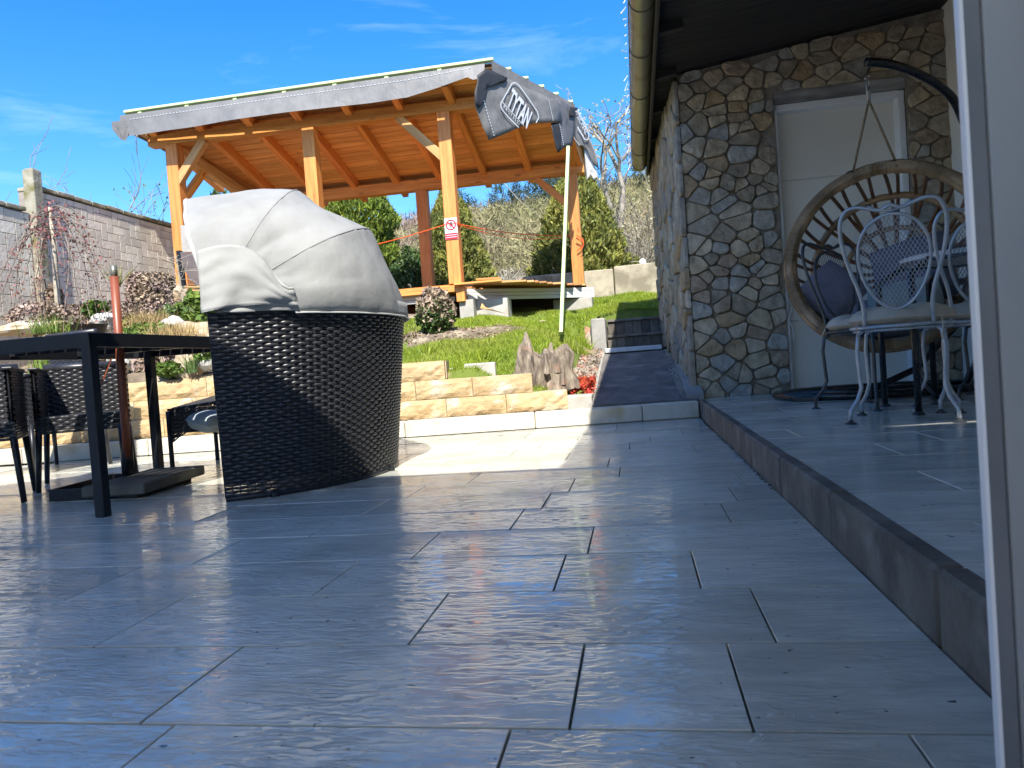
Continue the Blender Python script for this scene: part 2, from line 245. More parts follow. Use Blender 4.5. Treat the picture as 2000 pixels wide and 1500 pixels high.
# ------------------------------------------------------------------ objects
ROOT = {}
def tag(o, label=None, cat=None, group=None, kind=None):
    if label: o['label'] = label
    if cat: o['category'] = cat
    if group: o['group'] = group
    if kind: o['kind'] = kind
    return o
def thing(name, label, cat, loc=(0, 0, 0), group=None):
    o = bpy.data.objects.new(name, None); COL.objects.link(o); o.location = loc; o.empty_display_size = .1
    ROOT[o.name] = Vector(loc); return tag(o, label, cat, group)
class MB:
    def __init__(s): s.v = []; s.f = []
    def add(s, vs, fs):
        n = len(s.v); s.v += [tuple(v) for v in vs]; s.f += [tuple(i+n for i in f) for f in fs]; return s
    def box(s, c, d, R=None):
        c = Vector(c); P = []
        for x in (-.5, .5):
            for y in (-.5, .5):
                for z in (-.5, .5):
                    q = Vector((x*d[0], y*d[1], z*d[2])); P.append(c + (R @ q if R else q))
        return s.add(P, [(0, 1, 3, 2), (4, 6, 7, 5), (0, 4, 5, 1), (2, 3, 7, 6), (0, 2, 6, 4), (1, 5, 7, 3)])
    def beam(s, a, b, w, h, up=(0, 0, 1)):
        a, b = Vector(a), Vector(b); x = (b-a).normalized(); z = Vector(up)-x*x.dot(Vector(up)); z.normalize(); y = z.cross(x)
        return s.box((a+b)/2, ((b-a).length, w, h), Matrix((x, y, z)).transposed())
    def tube(s, pts, r, n=6, closed=False, cap=True):
        pts = [Vector(p) for p in pts]; m = len(pts); rs = r if isinstance(r, (list, tuple)) else [r]*m
        V = []; ref = None
        for i, p in enumerate(pts):
            if closed: t = pts[(i+1) % m]-pts[i-1]
            else: t = pts[min(i+1, m-1)]-pts[max(i-1, 0)]
            if t.length < 1e-9: t = Vector((0, 0, 1))
            t.normalize()
            if ref is None: ref = Vector((0, 0, 1)) if abs(t.z) < .9 else Vector((1, 0, 0))
            a = ref - t*ref.dot(t)
            if a.length < 1e-4: a = t.orthogonal()
            a.normalize(); ref = a; b = t.cross(a)
            for k in range(n):
                q = 2*math.pi*k/n; V.append(p+(a*math.cos(q)+b*math.sin(q))*rs[i])
        Fc = []
        for i in range(m if closed else m-1):
            j = (i+1) % m
            for k in range(n): Fc.append((i*n+k, i*n+(k+1) % n, j*n+(k+1) % n, j*n+k))
        if cap and not closed: Fc.append(tuple(range(n-1, -1, -1))); Fc.append(tuple((m-1)*n+k for k in range(n)))
        return s.add(V, Fc)
    def grid(s, fn, nu, nv):
        V = [fn(i/nu, j/nv) for i in range(nu+1) for j in range(nv+1)]
        return s.add(V, [(i*(nv+1)+j, (i+1)*(nv+1)+j, (i+1)*(nv+1)+j+1, i*(nv+1)+j+1) for i in range(nu) for j in range(nv)])
    def lathe(s, prof, c, n=20):
        c = Vector(c); V = [c+Vector((r*math.cos(2*math.pi*k/n), r*math.sin(2*math.pi*k/n), z)) for r, z in prof for k in range(n)]
        Fc = [(i*n+k, i*n+(k+1) % n, (i+1)*n+(k+1) % n, (i+1)*n+k) for i in range(len(prof)-1) for k in range(n)]
        Fc.append(tuple(range(n-1, -1, -1))); Fc.append(tuple((len(prof)-1)*n+k for k in range(n)))
        return s.add(V, Fc)
    def prism(s, poly, d):
        poly = [Vector(p) for p in poly]; d = Vector(d); n = len(poly)
        return s.add(poly+[p+d for p in poly], [tuple(range(n-1, -1, -1)), tuple(range(n, 2*n))]+[(i, (i+1) % n, n+(i+1) % n, n+i) for i in range(n)])
def mk(name, mb, m, parent=None, smooth=False, bevel=0, loc=None, solid=0, subsurf=0):
    me = bpy.data.meshes.new(name)
    if parent is not None: R = ROOT[parent.name]
    else: R = Vector(loc) if loc is not None else Vector((0, 0, 0))
    me.from_pydata([tuple(Vector(v)-R) for v in mb.v], [], mb.f)
    me.materials.append(m)
    if smooth: me.polygons.foreach_set('use_smooth', [True]*len(me.polygons))
    o = bpy.data.objects.new(name, me); COL.objects.link(o)
    if parent is not None: o.parent = parent
    else: o.location = R
    ROOT[o.name] = R
    if solid: q = o.modifiers.new('s', 'SOLIDIFY'); q.thickness = solid
    if subsurf: q = o.modifiers.new('u', 'SUBSURF'); q.levels = q.render_levels = subsurf
    if bevel: q = o.modifiers.new('b', 'BEVEL'); q.width = bevel; q.segments = 2; q.limit_method = 'ANGLE'; q.harden_normals = False
    return o
def place(name, me, mtx, parent=None):
    o = bpy.data.objects.new(name, me); COL.objects.link(o)
    if parent is not None:
        R = ROOT[parent.name]; o.parent = parent; o.matrix_basis = Matrix.Translation(-R) @ mtx
    else: o.matrix_basis = mtx
    ROOT[o.name] = mtx.to_translation() if parent is None else ROOT[parent.name]
    return o
CACHE = {}
def cbox(d, m, ch=.003, taper=None):
    """chamfered box mesh, centred; shared between alike pieces"""
    key = (tuple(round(x, 3) for x in d), m.name, ch)
    if key in CACHE: return CACHE[key]
    bm = bmesh.new(); bmesh.ops.create_cube(bm, size=1)
    for v in bm.verts: v.co = Vector((v.co.x*d[0], v.co.y*d[1], v.co.z*d[2]))
    if ch: bmesh.ops.bevel(bm, geom=bm.edges[:], offset=ch, segments=1, affect='EDGES')
    me = bpy.data.meshes.new('piece'); bm.to_mesh(me); bm.free(); me.materials.append(m); CACHE[key] = me; return me
def frame(a, b, up=(0, 0, 1)):
    a, b = Vector(a), Vector(b); x = (b-a).normalized(); z = Vector(up)-x*x.dot(Vector(up))
    if z.length < 1e-4: z = x.orthogonal()
    z.normalize(); y = z.cross(x)
    Mx = Matrix((x, y, z)).transposed().to_4x4(); Mx.translation = (a+b)/2; return Mx
def timber(name, a, b, w, h, m, parent, ch=.004, up=(0, 0, 1)):
    L_ = (Vector(b)-Vector(a)).length
    return place(name, cbox((L_, w, h), m, ch), frame(a, b, up), parent)
def bulk(name, V, Fc, m, parent=None, kind='stuff', smooth=False, loc=(0, 0, 0)):
    """numpy verts (n,3) and faces (k,s) to one mesh"""
    me = bpy.data.meshes.new(name); R = np.array(ROOT[parent.name] if parent is not None else loc)
    V = (V-R).astype(np.float32); s = Fc.shape[1]
    me.vertices.add(len(V)); me.vertices.foreach_set('co', V.ravel())
    me.loops.add(Fc.size); me.loops.foreach_set('vertex_index', Fc.ravel().astype(np.int32))
    me.polygons.add(len(Fc)); me.polygons.foreach_set('loop_start', np.arange(len(Fc), dtype=np.int32)*s)
    if smooth: me.polygons.foreach_set('use_smooth', np.ones(len(Fc), dtype=bool))
    me.update(calc_edges=True); me.validate(); me.materials.append(m)
    o = bpy.data.objects.new(name, me); COL.objects.link(o)
    if parent is not None: o.parent = parent
    else: o.location = tuple(R)
    ROOT[o.name] = Vector(R)
    if kind: o['kind'] = kind
    return o
def leaves(P, size, asp=1.6, up=0., jit=.5, outd=None):
    """two-triangle leaf quads at points P"""
    n = len(P); d = RNG.normal(size=(n, 3)); d[:, 2] += up
    if outd is not None: d += outd
    d /= np.linalg.norm(d, axis=1)[:, None]
    e = RNG.normal(size=(n, 3)); e -= d*(e*d).sum(1)[:, None]; e /= np.linalg.norm(e, axis=1)[:, None]
    s = size*(1+jit*RNG.uniform(-1, 1, n))[:, None]
    a = d*s*asp/2; b = e*s/2; nn = np.cross(d, e)*s*.15
    V = np.stack([P-a, P-b+nn, P+a, P+b+nn], 1).reshape(-1, 3); Fc = np.arange(4*n).reshape(-1, 4); return V, Fc
def blades(P, h, wd, lean=.35):
    n = len(P); an = RNG.uniform(0, 2*np.pi, n); hh = h*RNG.uniform(.5, 1.25, n)
    side = np.stack([np.cos(an), np.sin(an), 0*an], 1)*wd/2
    tip = P+np.stack([RNG.normal(size=n)*lean*hh, RNG.normal(size=n)*lean*hh, hh], 1)
    V = np.stack([P-side, P+side, tip], 1).reshape(-1, 3); return V, np.arange(3*n).reshape(-1, 3)
def sticks(A, B, ra, rb):
    """3-sided tapered sticks from A to B"""
    n = len(A); d = B-A; d /= np.linalg.norm(d, axis=1)[:, None]+1e-9
    e = np.cross(d, RNG.normal(size=(n, 3))); e /= np.linalg.norm(e, axis=1)[:, None]+1e-9; g = np.cross(d, e)
    ra = np.broadcast_to(ra, n)[:, None]; rb = np.broadcast_to(rb, n)[:, None]; R = []
    for r_, P in ((ra, A), (rb, B)):
        for k in range(3):
            q = 2*math.pi*k/3; R.append(P+(e*math.cos(q)+g*math.sin(q))*r_)
    V = np.stack(R, 1).reshape(-1, 3); b = np.arange(n)[:, None]*6
    Fc = np.concatenate([b+np.array([[k, (k+1) % 3, 3+(k+1) % 3, 3+k]]) for k in range(3)]); return V, Fc
def join(*parts):
    V = []; Fc = []; n = 0
    for v, fc in parts: V.append(v); Fc.append(fc+n); n += len(v)
    return np.concatenate(V), np.concatenate(Fc)
# ------------------------------------------------------------------ ground heights
def YL(x): return 5.6+.14*(x-.41)            # front of the white kerb below the garden
_hy = [5.0, 5.6, 7.2, 8.7, 9.8, 11, 14, 18]; _hz = [.40, .43, .77, .98, 1.17, 1.38, 1.5, 1.5]
def H(x, y):
    z = np.interp(y, _hy, _hz)
    z = z+.12*np.clip((-1.1-x)/.8, 0, 1)*np.clip((y-7.2)/1., 0, 1)
    z = z-.17*np.clip((x+1.25)/.3, 0, 1)*np.clip((6.5-y)/.6, 0, 1)
    k = np.clip((x+.90)/.44, 0, 1)*np.clip((8.5-y)/.12, 0, 1); k = k*k*(3-2*k); z = z+(np.minimum(z, .14+(y-5.6)*.152+.03)-z)*k
    k2 = np.clip((x+.74)/.08, 0, 1)*np.clip((6.03-y)/.05, 0, 1); z = z+(.08-z)*k2
    lf = np.clip((-2.3-x)/1.0, 0, 1)
    z = z+lf*np.interp(y, [4.9, 5.2, 7, 9], [.16, .20, .16, .18])
    return z
def Hn(x, y): return H(x, y)+.02*np.sin(x*7+y*3)+.015*np.sin(x*3.1-y*9)
# ---- the far terrain and hill
def hillz(x, y):
    b = 1.5+np.clip(y-20, 0, 62)*.236+np.clip(y-82, 0, 200)*.02
    return b+1.2*np.sin(x*.11+1)*np.clip((y-30)/50, 0, 1)+.8*np.sin(x*.31)*np.clip((y-40)/40, 0, 1)+.5*np.sin(x*.23+y*.2)*np.clip((y-22)/30, 0, 1)
xs = np.linspace(-150, 120, 110); ys = np.concatenate([np.linspace(13.9, 30, 12), np.linspace(32, 140, 40), [200, 320, 500]])
gx, gy = np.meshgrid(xs, ys, indexing='ij'); V = np.stack([gx, gy, hillz(gx, gy)], -1).reshape(-1, 3)
ny = len(ys); ii, jj = np.meshgrid(np.arange(len(xs)-1), np.arange(ny-1), indexing='ij'); a = (ii*ny+jj).ravel()
bulk('hill', V, np.stack([a, a+ny, a+ny+1, a+1], 1), HILLM, kind='structure', smooth=True)
mb = MB(); mb.box((-15, -150, -.60), (700, 400, .1)); g = mk('ground', mb, SOIL); tag(g, kind='structure')
# ---- lawn and garden bed surface
def sheet(name, x0, x1, y0f, y1, m, nx, nyy, fn=Hn, dz=0, skirt=True):
    U = np.linspace(0, 1, nx); W = np.linspace(0, 1, nyy); uu, ww = np.meshgrid(U, W, indexing='ij')
    X = x0+(x1-x0)*uu; Y0 = np.vectorize(y0f)(X); Yv = Y0+(y1-Y0)*ww; Zv = fn(X, Yv)+dz
    if skirt: Zv[:, 0] = .02; Yv[:, 1] = Yv[:, 0]+.01
    V = np.stack([X, Yv, Zv], -1).reshape(-1, 3)
    i, j = np.meshgrid(np.arange(nx-1), np.arange(nyy-1), indexing='ij'); a = (i*nyy+j).ravel()
    return bulk(name, V, np.stack([a, a+nyy, a+nyy+1, a+1], 1), m, kind='structure', smooth=True)
sheet('lawn', -2.35, -.42, lambda x: YL(x)+.24, 14.1, LAWN, 40, 110)
sheet('garden_bed', -9, -2.35, lambda x: YL(x)+.24, 14.1, SOIL, 80, 90)
sheet('lawn_behind_steps', -.42, 3.5, lambda x: 9.02, 14.1, LAWN, 30, 50)
sheet('far_garden', -30, -9, lambda x: 4, 14.1, SOIL, 20, 10, fn=lambda x, y: H(x, y)-.2)
# ------------------------------------------------------------------ patio with tiles
mb = MB(); mb.box((-3.1, 2.6, -.045), (7.1, 4.9, .03)); p = mk('patio', mb, mat('joint_grit', (.05, .048, .045), (.03, .03, .03), 20, .95), loc=(-3, 2.6, -.06)); tag(p, kind='structure')
P0 = p
rows = [.668+.2965*k for k in range(14)]
spec = {0: [-.70, -.20, .3], 1: [-.76, -.121, .116], 2: [-.44, .197], 3: [-.76, -.209, .10], 4: [-.62, -.155]}
rr = random.Random(3)
PO = rows[1]-.965
for k, y in enumerate(rows):
    y0 = y; y1 = y+.2965
    js = list(spec.get(k, []))
    if not js: js = [rr.uniform(-.5, .1)]
    x = min(js)
    while x > -6.5: x -= .64; js.append(x)
    x = max(js)
    while x+.64 < .40: x += .64; js.append(x)
    js = sorted(js)+[.438]
    for a_, b_ in zip(js[:-1], js[1:]):
        if b_-a_ < .03: continue
        gap = .0038; wd = b_-a_-gap; dp = y1-y0-.0062
        me = cbox((wd, dp, .022), TILE, .0009)
        mtx = Matrix.Translation((a_+(b_-a_)/2, (y0+y1)/2, -.011+rr.uniform(-.0006, .0006))) @ Matrix.Rotation(rr.uniform(-.002, .002), 4, 'X') @ Matrix.Rotation(rr.uniform(-.0012, .0012), 4, 'Y')
        place('tile', me, mtx, P0)
# slot drain and the pale band of slabs between the drain and the kerb
ye = rows[-1]+.2965
mb = MB(); mb.box((-2.9, ye+.018, -.018), (6.9, .03, .02)); mk('drain_channel', mb, BLACKM, P0)
x = .43; k = 0
while x > -6.4:
    b_ = x; a_ = x-.6
    q = [(a_+.002, ye+.036), (b_-.002, ye+.036), (b_-.002, YL(b_)-.004), (a_+.002, YL(a_)-.004)]
    if YL(a_) > ye+.06:
        mb = MB(); mb.prism([(c[0], c[1], -.022) for c in q], (0, 0, .022)); mk('tile', mb, TILE, P0)
    x -= .6
mb = MB()
for i in range(330):
    x = -6.3+i*.02; mb.box((x, ye+.018, -.006), (.007, .028, .006))
o = mk('drain_grate', mb, mat('drain_grey', (.16, .16, .15), (.10, .10, .10), 9, .6), P0); o['kind'] = 'stuff'
# ------------------------------------------------------------------ white kerb line
wk = thing('white_kerb', 'cream white kerb stones running along the far edge of the wet patio', 'kerb', (-2, YL(-2)+.06, 0))
an = math.atan(.14); dirv = Vector((math.cos(an), math.sin(an), 0))
x = .425; i = 0
while x > -6.8:
    L_ = [.42, .8, .98, .98, .98, .98, .98, .98, .98, .98][i] if i < 10 else .98
    a_ = Vector((x-L_*dirv.x, YL(x-L_*dirv.x)+.06, .062)); b_ = Vector((x, YL(x)+.06, .062))
    timber('kerb_stone', a_+dirv*.002, b_-dirv*.002, .12, .124+random.uniform(-.002, .002), KWHITE, wk, .008); x -= L_*dirv.x; i += 1
# ------------------------------------------------------------------ stepped retaining wall of split-faced stone
rw = thing('retaining_wall', 'stepped low wall of cream split-faced stone blocks below the lawn', 'wall', (-3, YL(-3)+.25, 0))
def splitblock(L_, h, d):
    key = ('split', round(L_, 2)); v = random.randrange(3); key = (key, v)
    if key in CACHE: return CACHE[key]
    bm = bmesh.new(); nx, nz_ = 9, 4; vs = {}
    for i in range(nx+1):
        for j in range(nz_+1):
            e = i in (0, nx) or j in (0, nz_)
            y = -d/2+(0 if e else -.012-.016*noise.noise(Vector((i*.9+v*9, j*1.3, L_*7))))
            vs[i, j] = bm.verts.new((-L_/2+L_*i/nx, y+(.003 if e else 0), -h/2+h*j/nz_))
    for i in range(nx):
        for j in range(nz_): bm.faces.new((vs[i, j], vs[i+1, j], vs[i+1, j+1], vs[i, j+1])).material_index = 0
    bk = [bm.verts.new((sx*L_/2, d/2, sz*h/2)) for sx, sz in ((-1, -1), (1, -1), (1, 1), (-1, 1))]
    def fc(l): bm.faces.new(l).material_index = 1
    fc([vs[i, nz_] for i in range(nx+1)]+[bk[2], bk[3]]); fc([vs[i, 0] for i in range(nx, -1, -1)]+[bk[0], bk[1]])
    fc([vs[nx, j] for j in range(nz_+1)][::-1]+[bk[1], bk[2]][::1] if False else [vs[nx, 0], bk[1], bk[2]]+[vs[nx, j] for j in range(nz_, 0, -1)])
    fc([bk[0], vs[0, 0]]+[vs[0, j] for j in range(1, nz_+1)]+[bk[3]]); fc([bk[1], bk[0], bk[3], bk[2]])
    bmesh.ops.recalc_face_normals(bm, faces=bm.faces[:])
    me = bpy.data.meshes.new('stone_block'); bm.to_mesh(me); bm.free(); me.materials.append(CREAM); me.materials.append(CREAMS); CACHE[key] = me; return me
R_ = Matrix.Rotation(an, 4, 'Z')
for c, (xe, z0) in enumerate([(-.55, .126), (-.81, .272), (-1.47, .418)]):
    x = xe; i = 0; h = .143
    Ls = {0: [.47, .46, .40], 1: [.46, .44, .42], 2: [.45, .46, .5]}[c]
    while x > -6.6:
        L_ = Ls[i % 3]; cx = x-L_*dirv.x/2; yb = YL(cx)+.12+.12+.015*c+.0
        place('stone_block', splitblock(L_-.004, h, .22), Matrix.Translation((cx, yb, z0+h/2+random.uniform(-.001, .001))) @ R_, rw); x -= L_*dirv.x; i += 1
# brown striped return face on the top step
mb = MB(); cx = -1.475; mb.box((cx+.006+.004, YL(cx)+.28, .49), (.008, .19, .135), R_.to_3x3()); mk('return_stone', mb, mat('brown_return', (.30, .2, .12), (.55, .44, .3), 3, .9, stretch=(1, 14, .5), bump=.4), rw)
# loose grey kerb blocks on the lawn behind the wall
for (a_, b_, lab) in [((905, 725), (968, 712), 'long pale concrete block lying on the lawn edge behind the stone wall'), ((862, 735), (886, 722), 'short pale concrete block beside the top step of the stone wall')]:
    q = ony((a_[0]+b_[0])/2, (a_[1]+b_[1])/2+4, 5.72); wdt = (b_[0]-a_[0])*5.7/1440
    mb = MB(); mb.box((q.x, q.y+.03, q.z-.02), (wdt, .09, .15), Matrix.Rotation(.1, 3, 'Z')); o = mk('concrete_block', mb, CONCL, bevel=.012, loc=(q.x, q.y+.03, q.z-.08)); tag(o, lab, 'concrete block')
# ------------------------------------------------------------------ side path, steps
PATHX0, PATHX1 = -.36, .44
def pz(y): return .125+(y-5.6)*.152
ph = thing('path_slab_run', 'x', 'path', (0, 7, .1)); del ph['label']; del ph['category']; ph.name = 'path'; ROOT['path'] = Vector((0, 7, .1)); ph['kind'] = 'structure'
for (y0, y1) in [(5.70, 6.35), (6.36, 7.15), (7.16, 7.75), (7.76, 8.34)]:
    a_ = Vector((.04, y0, pz(y0)-.045)); b_ = Vector((.04, y1, pz(y1)-.045))
    timber('path_slab', a_, b_, .80, .09, ASPH, ph, .006)
mb = MB(); mb.prism([(-.42, 5.68, -.4), (.5, 5.68, -.4), (.5, 8.4, -.4), (-.42, 8.4, -.4)], (0, 0, .42)); mk('path_base', mb, CONC, ph)
mb = MB(); mb.prism([(-.38, y, pz(y)+.012) for y in (5.72, 7, 8.3)]+[(-.38, y, -.2) for y in (8.3, 7, 5.72)], (.03, 0, 0)); mk('path_edging', mb, CONC, ph)
mb = MB(); mb.prism([(.36, y, pz(y)+.05+.02*math.sin(y*3)) for y in (5.72, 6.4, 7, 7.6, 8.3)]+[(.36, y, -.2) for y in (8.3, 7, 5.72)], (.12, 0, 0)); mk('plinth_strip', mb, CONC, ph)
mb = MB()
for i in range(260):
    y = random.uniform(5.75, 8.25); x = .36-abs(random.gauss(0, .03)); s = random.uniform(.006, .018)
    mb.box((x, y, pz(y)+s*.3), (s, s*1.3, s*.8), Matrix.Rotation(random.random()*3, 3, 'Z'))
o = mk('grit_along_wall', mb, CONC); tag(o, 'loose grit and mortar crumbs along the foot of the stone house', 'grit', kind='stuff')
ws = onz(1188, 690, .56); 
mb = MB(); mb.box((-.03, 8.32, pz(8.32)+.032), (.62, .11, .05), Matrix.Rotation(.04, 3, 'Z')); o = mk('white_slab', mb, mat('white_slab', (.62, .66, .68), (.5, .54, .57), 8, .5), bevel=.006, loc=(-.03, 8.32, pz(8.3))); tag(o, 'narrow white slab lying at the foot of the garden steps', 'slab')
st = thing('garden_steps', 'two dark brick garden steps at the far end of the side path', 'steps', (0, 8.7, .5))
for s_, (y, z0, z1) in enumerate([(8.46, .545, .715), (8.74, .745, .905)]):
    x = -.31
    while x < .34:
        bw = .098
        me = cbox((bw-.003, .10, z1-z0), BRICK if False else mat('step_brick', (.16, .14, .115), (.09, .08, .07), 9, .9, bump=.6, rnd=.35), .004)
        place('brick', me, Matrix.Translation((x+bw/2, y+.05, (z0+z1)/2)), st); x += bw
    for q in range(3):
        me = cbox((.218, .30, .028), mat('step_tread', (.20, .18, .155), (.12, .105, .09), 9, .9, bump=.6, rnd=.2), .004)
        place('tread', me, Matrix.Translation((-.20+q*.2195, y+.125, z1+.014)), st)
mb = MB(); mb.box((.0, 8.95, .6), (.72, .30, .5)); mk('step_core', mb, CONC, st)
mb = MB(); mb.box((-.40, 8.62, .66), (.16, .60, .56)); o = mk('step_wall', mb, CONC, st, bevel=.015)
# gravel verge between lawn and path, red bark chips, whitish slab
mb = MB(); mb.grid(lambda a, b: (-.56+.19*a, 5.85+2.6*b, float(H(-.56+.19*a, 5.85+2.6*b))+.012), 6, 40); o = mk('gravel_verge', mb, GRAVEL); tag(o, kind='structure')
n = 900; P = np.stack([RNG.uniform(-.56, -.37, n), RNG.uniform(5.9, 8.3, n), np.zeros(n)], 1); P[:, 2] = [float(H(q[0], q[1]))+.02 for q in P]
V, Fc = leaves(P, .028, 1.4); o = bulk('pebbles', V, Fc, GRAVEL); tag(o, 'small pale pebbles on the verge between lawn and side path', 'pebbles')
mb = MB(); mb.prism([(-.62, 5.70, -.1), (-.36, 5.74, -.1), (-.36, 5.98, -.1), (-.62, 5.94, -.1)], (0, 0, .315)); o = mk('corner_slab', mb, CONCL, bevel=.01, loc=(-.5, 5.8, 0)); tag(o, 'stained white concrete slab at the corner of wall and path', 'slab')
n = 1500; P = np.stack([RNG.uniform(-.62, -.37, n), RNG.uniform(5.93, 6.36, n), np.zeros(n)], 1); P[:, 2] = H(P[:, 0], P[:, 1])+RNG.uniform(.01, .045, n)
V, Fc = leaves(P, .032, 2.0); o = bulk('bark_chips', V, Fc, CHIP); tag(o, 'patch of red bark chips beside the tree stump', 'bark chips')
mb = MB(); mb.prism([(-.64, 5.9, -.1), (-.36, 5.9, -.1), (-.36, 6.4, -.1), (-.64, 6.4, -.1)], (0, 0, .1)); mb = MB(); mb.grid(lambda a, b: (-.66+.3*a, 5.88+.54*b, float(H(-.66+.3*a, 5.88+.54*b))+.012), 6, 8); o = mk('chip_bed', mb, mat('chip_base', (.3, .05, .025), (.2, .035, .02), 20, .95)); tag(o, kind='structure')
# ------------------------------------------------------------------ terrace with tiles and dark kerb
TZ = .12
mb = MB(); mb.box((1.42, 3.35, .03), (1.9, 5.4, .14)); tp = mk('terrace', mb, mat('terrace_joint', (.30, .30, .29), (.24, .24, .23), 20, .9), loc=(1.4, 3.3, 0)); tag(tp, kind='structure')
y = .66; k = 0
while y < 6.04:
    x = .481; first = [.32, .55, .14, .44, .25, .6][k % 6]; b_ = x+first
    while x < 2.36:
        b2 = min(b_, 2.36); y2 = min(y+.298, 6.04)
        place('tile', cbox((b2-x-.004, y2-y-.004, .02), TTILE, .0015), Matrix.Translation(((x+b2)/2, (y+y2)/2, TZ-.008+rr.uniform(-.0005, .0005))), tp)
        x = b2; b_ = x+.6
    y += .30; k += 1
dk = thing('terrace_kerb', 'dark brown grey edging stones between the sunken patio and the raised terrace', 'kerb', (.46, 3.3, 0))
ys_ = [.62, 1.24, 1.89, 2.52, 3.15, 3.72, 4.25, 4.85, 5.42, 6.0]
for a_, b_ in zip(ys_[:-1], ys_[1:]):
    me = cbox((b_-a_-.004, .05, .137), KDARK, .008)
    place('kerb_stone', me, frame((.464, a_, .0565+random.uniform(-.002, .002)), (.464, b_, .0575)) , dk)
mb = MB(); n = 700
for i in range(380):
    y = random.uniform(2.6, 5.3); s = random.uniform(.001, .003); mb.box((.432+random.uniform(-.008, .004), y, .001), (s, s*1.6, s), Matrix.Rotation(random.random()*3, 3, 'Z'))
o = mk('moss_in_joint', mb, mat('joint_moss', (.07, .065, .03), (.03, .03, .02), 30, .95, island=.4)); tag(o, 'dirt and moss along the joint under the dark kerb', 'moss', kind='stuff')
# ------------------------------------------------------------------ stone house
def clip(poly, p, n):
    """keep the side where (q-p).n <= 0"""
    o = []
    for i in range(len(poly)):
        a, b = poly[i], poly[(i+1) % len(poly)]
        da = (a[0]-p[0])*n[0]+(a[1]-p[1])*n[1]; db = (b[0]-p[0])*n[0]+(b[1]-p[1])*n[1]
        if da <= 0: o.append(a)
        if (da < 0 < db) or (db < 0 < da):
            t = da/(da-db); o.append((a[0]+(b[0]-a[0])*t, a[1]+(b[1]-a[1])*t))
    return o
def cells(u0, u1, v0, v1, du, dv, seed, jit=.36):
    R = random.Random(seed); pts = []; v = v0+dv*.4; row = 0
    while v < v1+dv*.3:
        uu = u0+du*(.3 if row % 2 else .75)*R.uniform(.8, 1.1)
        while uu < u1+du*.1:
            pts.append((uu+R.uniform(-jit, jit)*du*.8, v+R.uniform(-jit, jit)*dv*.62*(2.2 if R.random() < .3 else 1))); uu += du*R.choice([.62, .8, 1.0, 1.2, 1.6])
        v += dv*R.uniform(.75, 1.3); row += 1
    pts = [p for p in pts if u0 < p[0] < u1 and v0 < p[1] < v1]; res = []
    for i, p in enumerate(pts):
        poly = [(u0, v0), (u1, v0), (u1, v1), (u0, v1)]
        for j, q in enumerate(pts):
            if i == j or abs(q[0]-p[0]) > 4*du or abs(q[1]-p[1]) > 4*dv: continue
            n = (q[0]-p[0], (q[1]-p[1])*1.5)   # flattened metric: courses read as courses
            poly = clip(poly, ((p[0]+q[0])/2, (p[1]+q[1])/2), n)
            if len(poly) < 3: break
        if len(poly) >= 3: res.append((p, poly))
    return res
def stone_mesh(poly, c, mapf, out, gap, m, seed):
    # shrink, round the corners, add a proud uneven face
    P = []
    n = len(poly)
    for i in range(n):
        a, b = poly[i], poly[(i+1) % n]; l = math.hypot(b[0]-a[0], b[1]-a[1])
        if l < .02: continue
        t = min(.30, .017/l)
        P.append((a[0]+(b[0]-a[0])*t, a[1]+(b[1]-a[1])*t))
        if l > .11: P.append((a[0]+(b[0]-a[0])*.5+random.uniform(-.004, .004), a[1]+(b[1]-a[1])*.5+random.uniform(-.004, .004)))
        P.append((a[0]+(b[0]-a[0])*(1-t), a[1]+(b[1]-a[1])*(1-t)))
    if len(P) < 4: return None
    cx = sum(q[0] for q in P)/len(P); cy = sum(q[1] for q in P)/len(P)
    rad = sum(math.hypot(q[0]-cx, q[1]-cy) for q in P)/len(P)
    if rad < .028: return None
    k = max(.6, 1-gap/rad)
    P = [(cx+(q[0]-cx)*k, cy+(q[1]-cy)*k) for q in P]; n = len(P); V = []; Fc = []
    for s, d in ((1, 0), (.985, out*.72), (.90, out), ):
        for i, q in enumerate(P):
            dd = d+(random.uniform(-.10, .10)*out if d == out else 0)
            V.append(mapf(cx+(q[0]-cx)*s, cy+(q[1]-cy)*s, dd))
    V.append(mapf(cx+random.uniform(-.3, .3)*rad, cy+random.uniform(-.2, .2)*rad, out*random.uniform(.92, 1.12)))
    for r_ in range(2):
        for i in range(n): j = (i+1) % n; Fc.append((r_*n+i, r_*n+j, (r_+1)*n+j, (r_+1)*n+i))
    for i in range(n): Fc.append((2*n+i, 2*n+(i+1) % n, 3*n))
    mb = MB(); mb.add(V, Fc); return mb
WY = 6.0
house = thing('stone_house', 'rubble stone house with a dark wooden eave and a recessed white door', 'house', (.9, WY, .1))
def rz(x): return 2.665+.118*(x-.45)          # underside of the roof
def fm(uu, v, d): return Vector((uu, WY-d, v))
cnt = 0
for p, poly in cells(.452, 2.40, .115, 3.0, .160, .098, 5, .36):
    if 1.165 < p[0] < 2.115 and p[1] < 2.43: continue
    if p[1] > rz(p[0])-.03: continue
    poly = clip(poly, (.45, rz(.45)-.005), (-.118, 1))
    if p[1] < 2.43:
        if p[0] <= 1.165: poly = clip(poly, (1.165, 0), (1, 0))
        else: poly = clip(poly, (2.115, 0), (-1, 0))
    elif poly and min(q[1] for q in poly) < 2.43 and max(q[0] for q in poly) > 1.165 and min(q[0] for q in poly) < 2.115: poly = clip(poly, (0, 2.43), (0, -1))
    if len(poly) < 3: continue
    mbs = stone_mesh(poly, p, fm, random.uniform(.014, .040), .0042, RUBBLE, cnt)
    if mbs is None: continue
    mk('stone', mbs, RUBBLE, house); cnt += 1
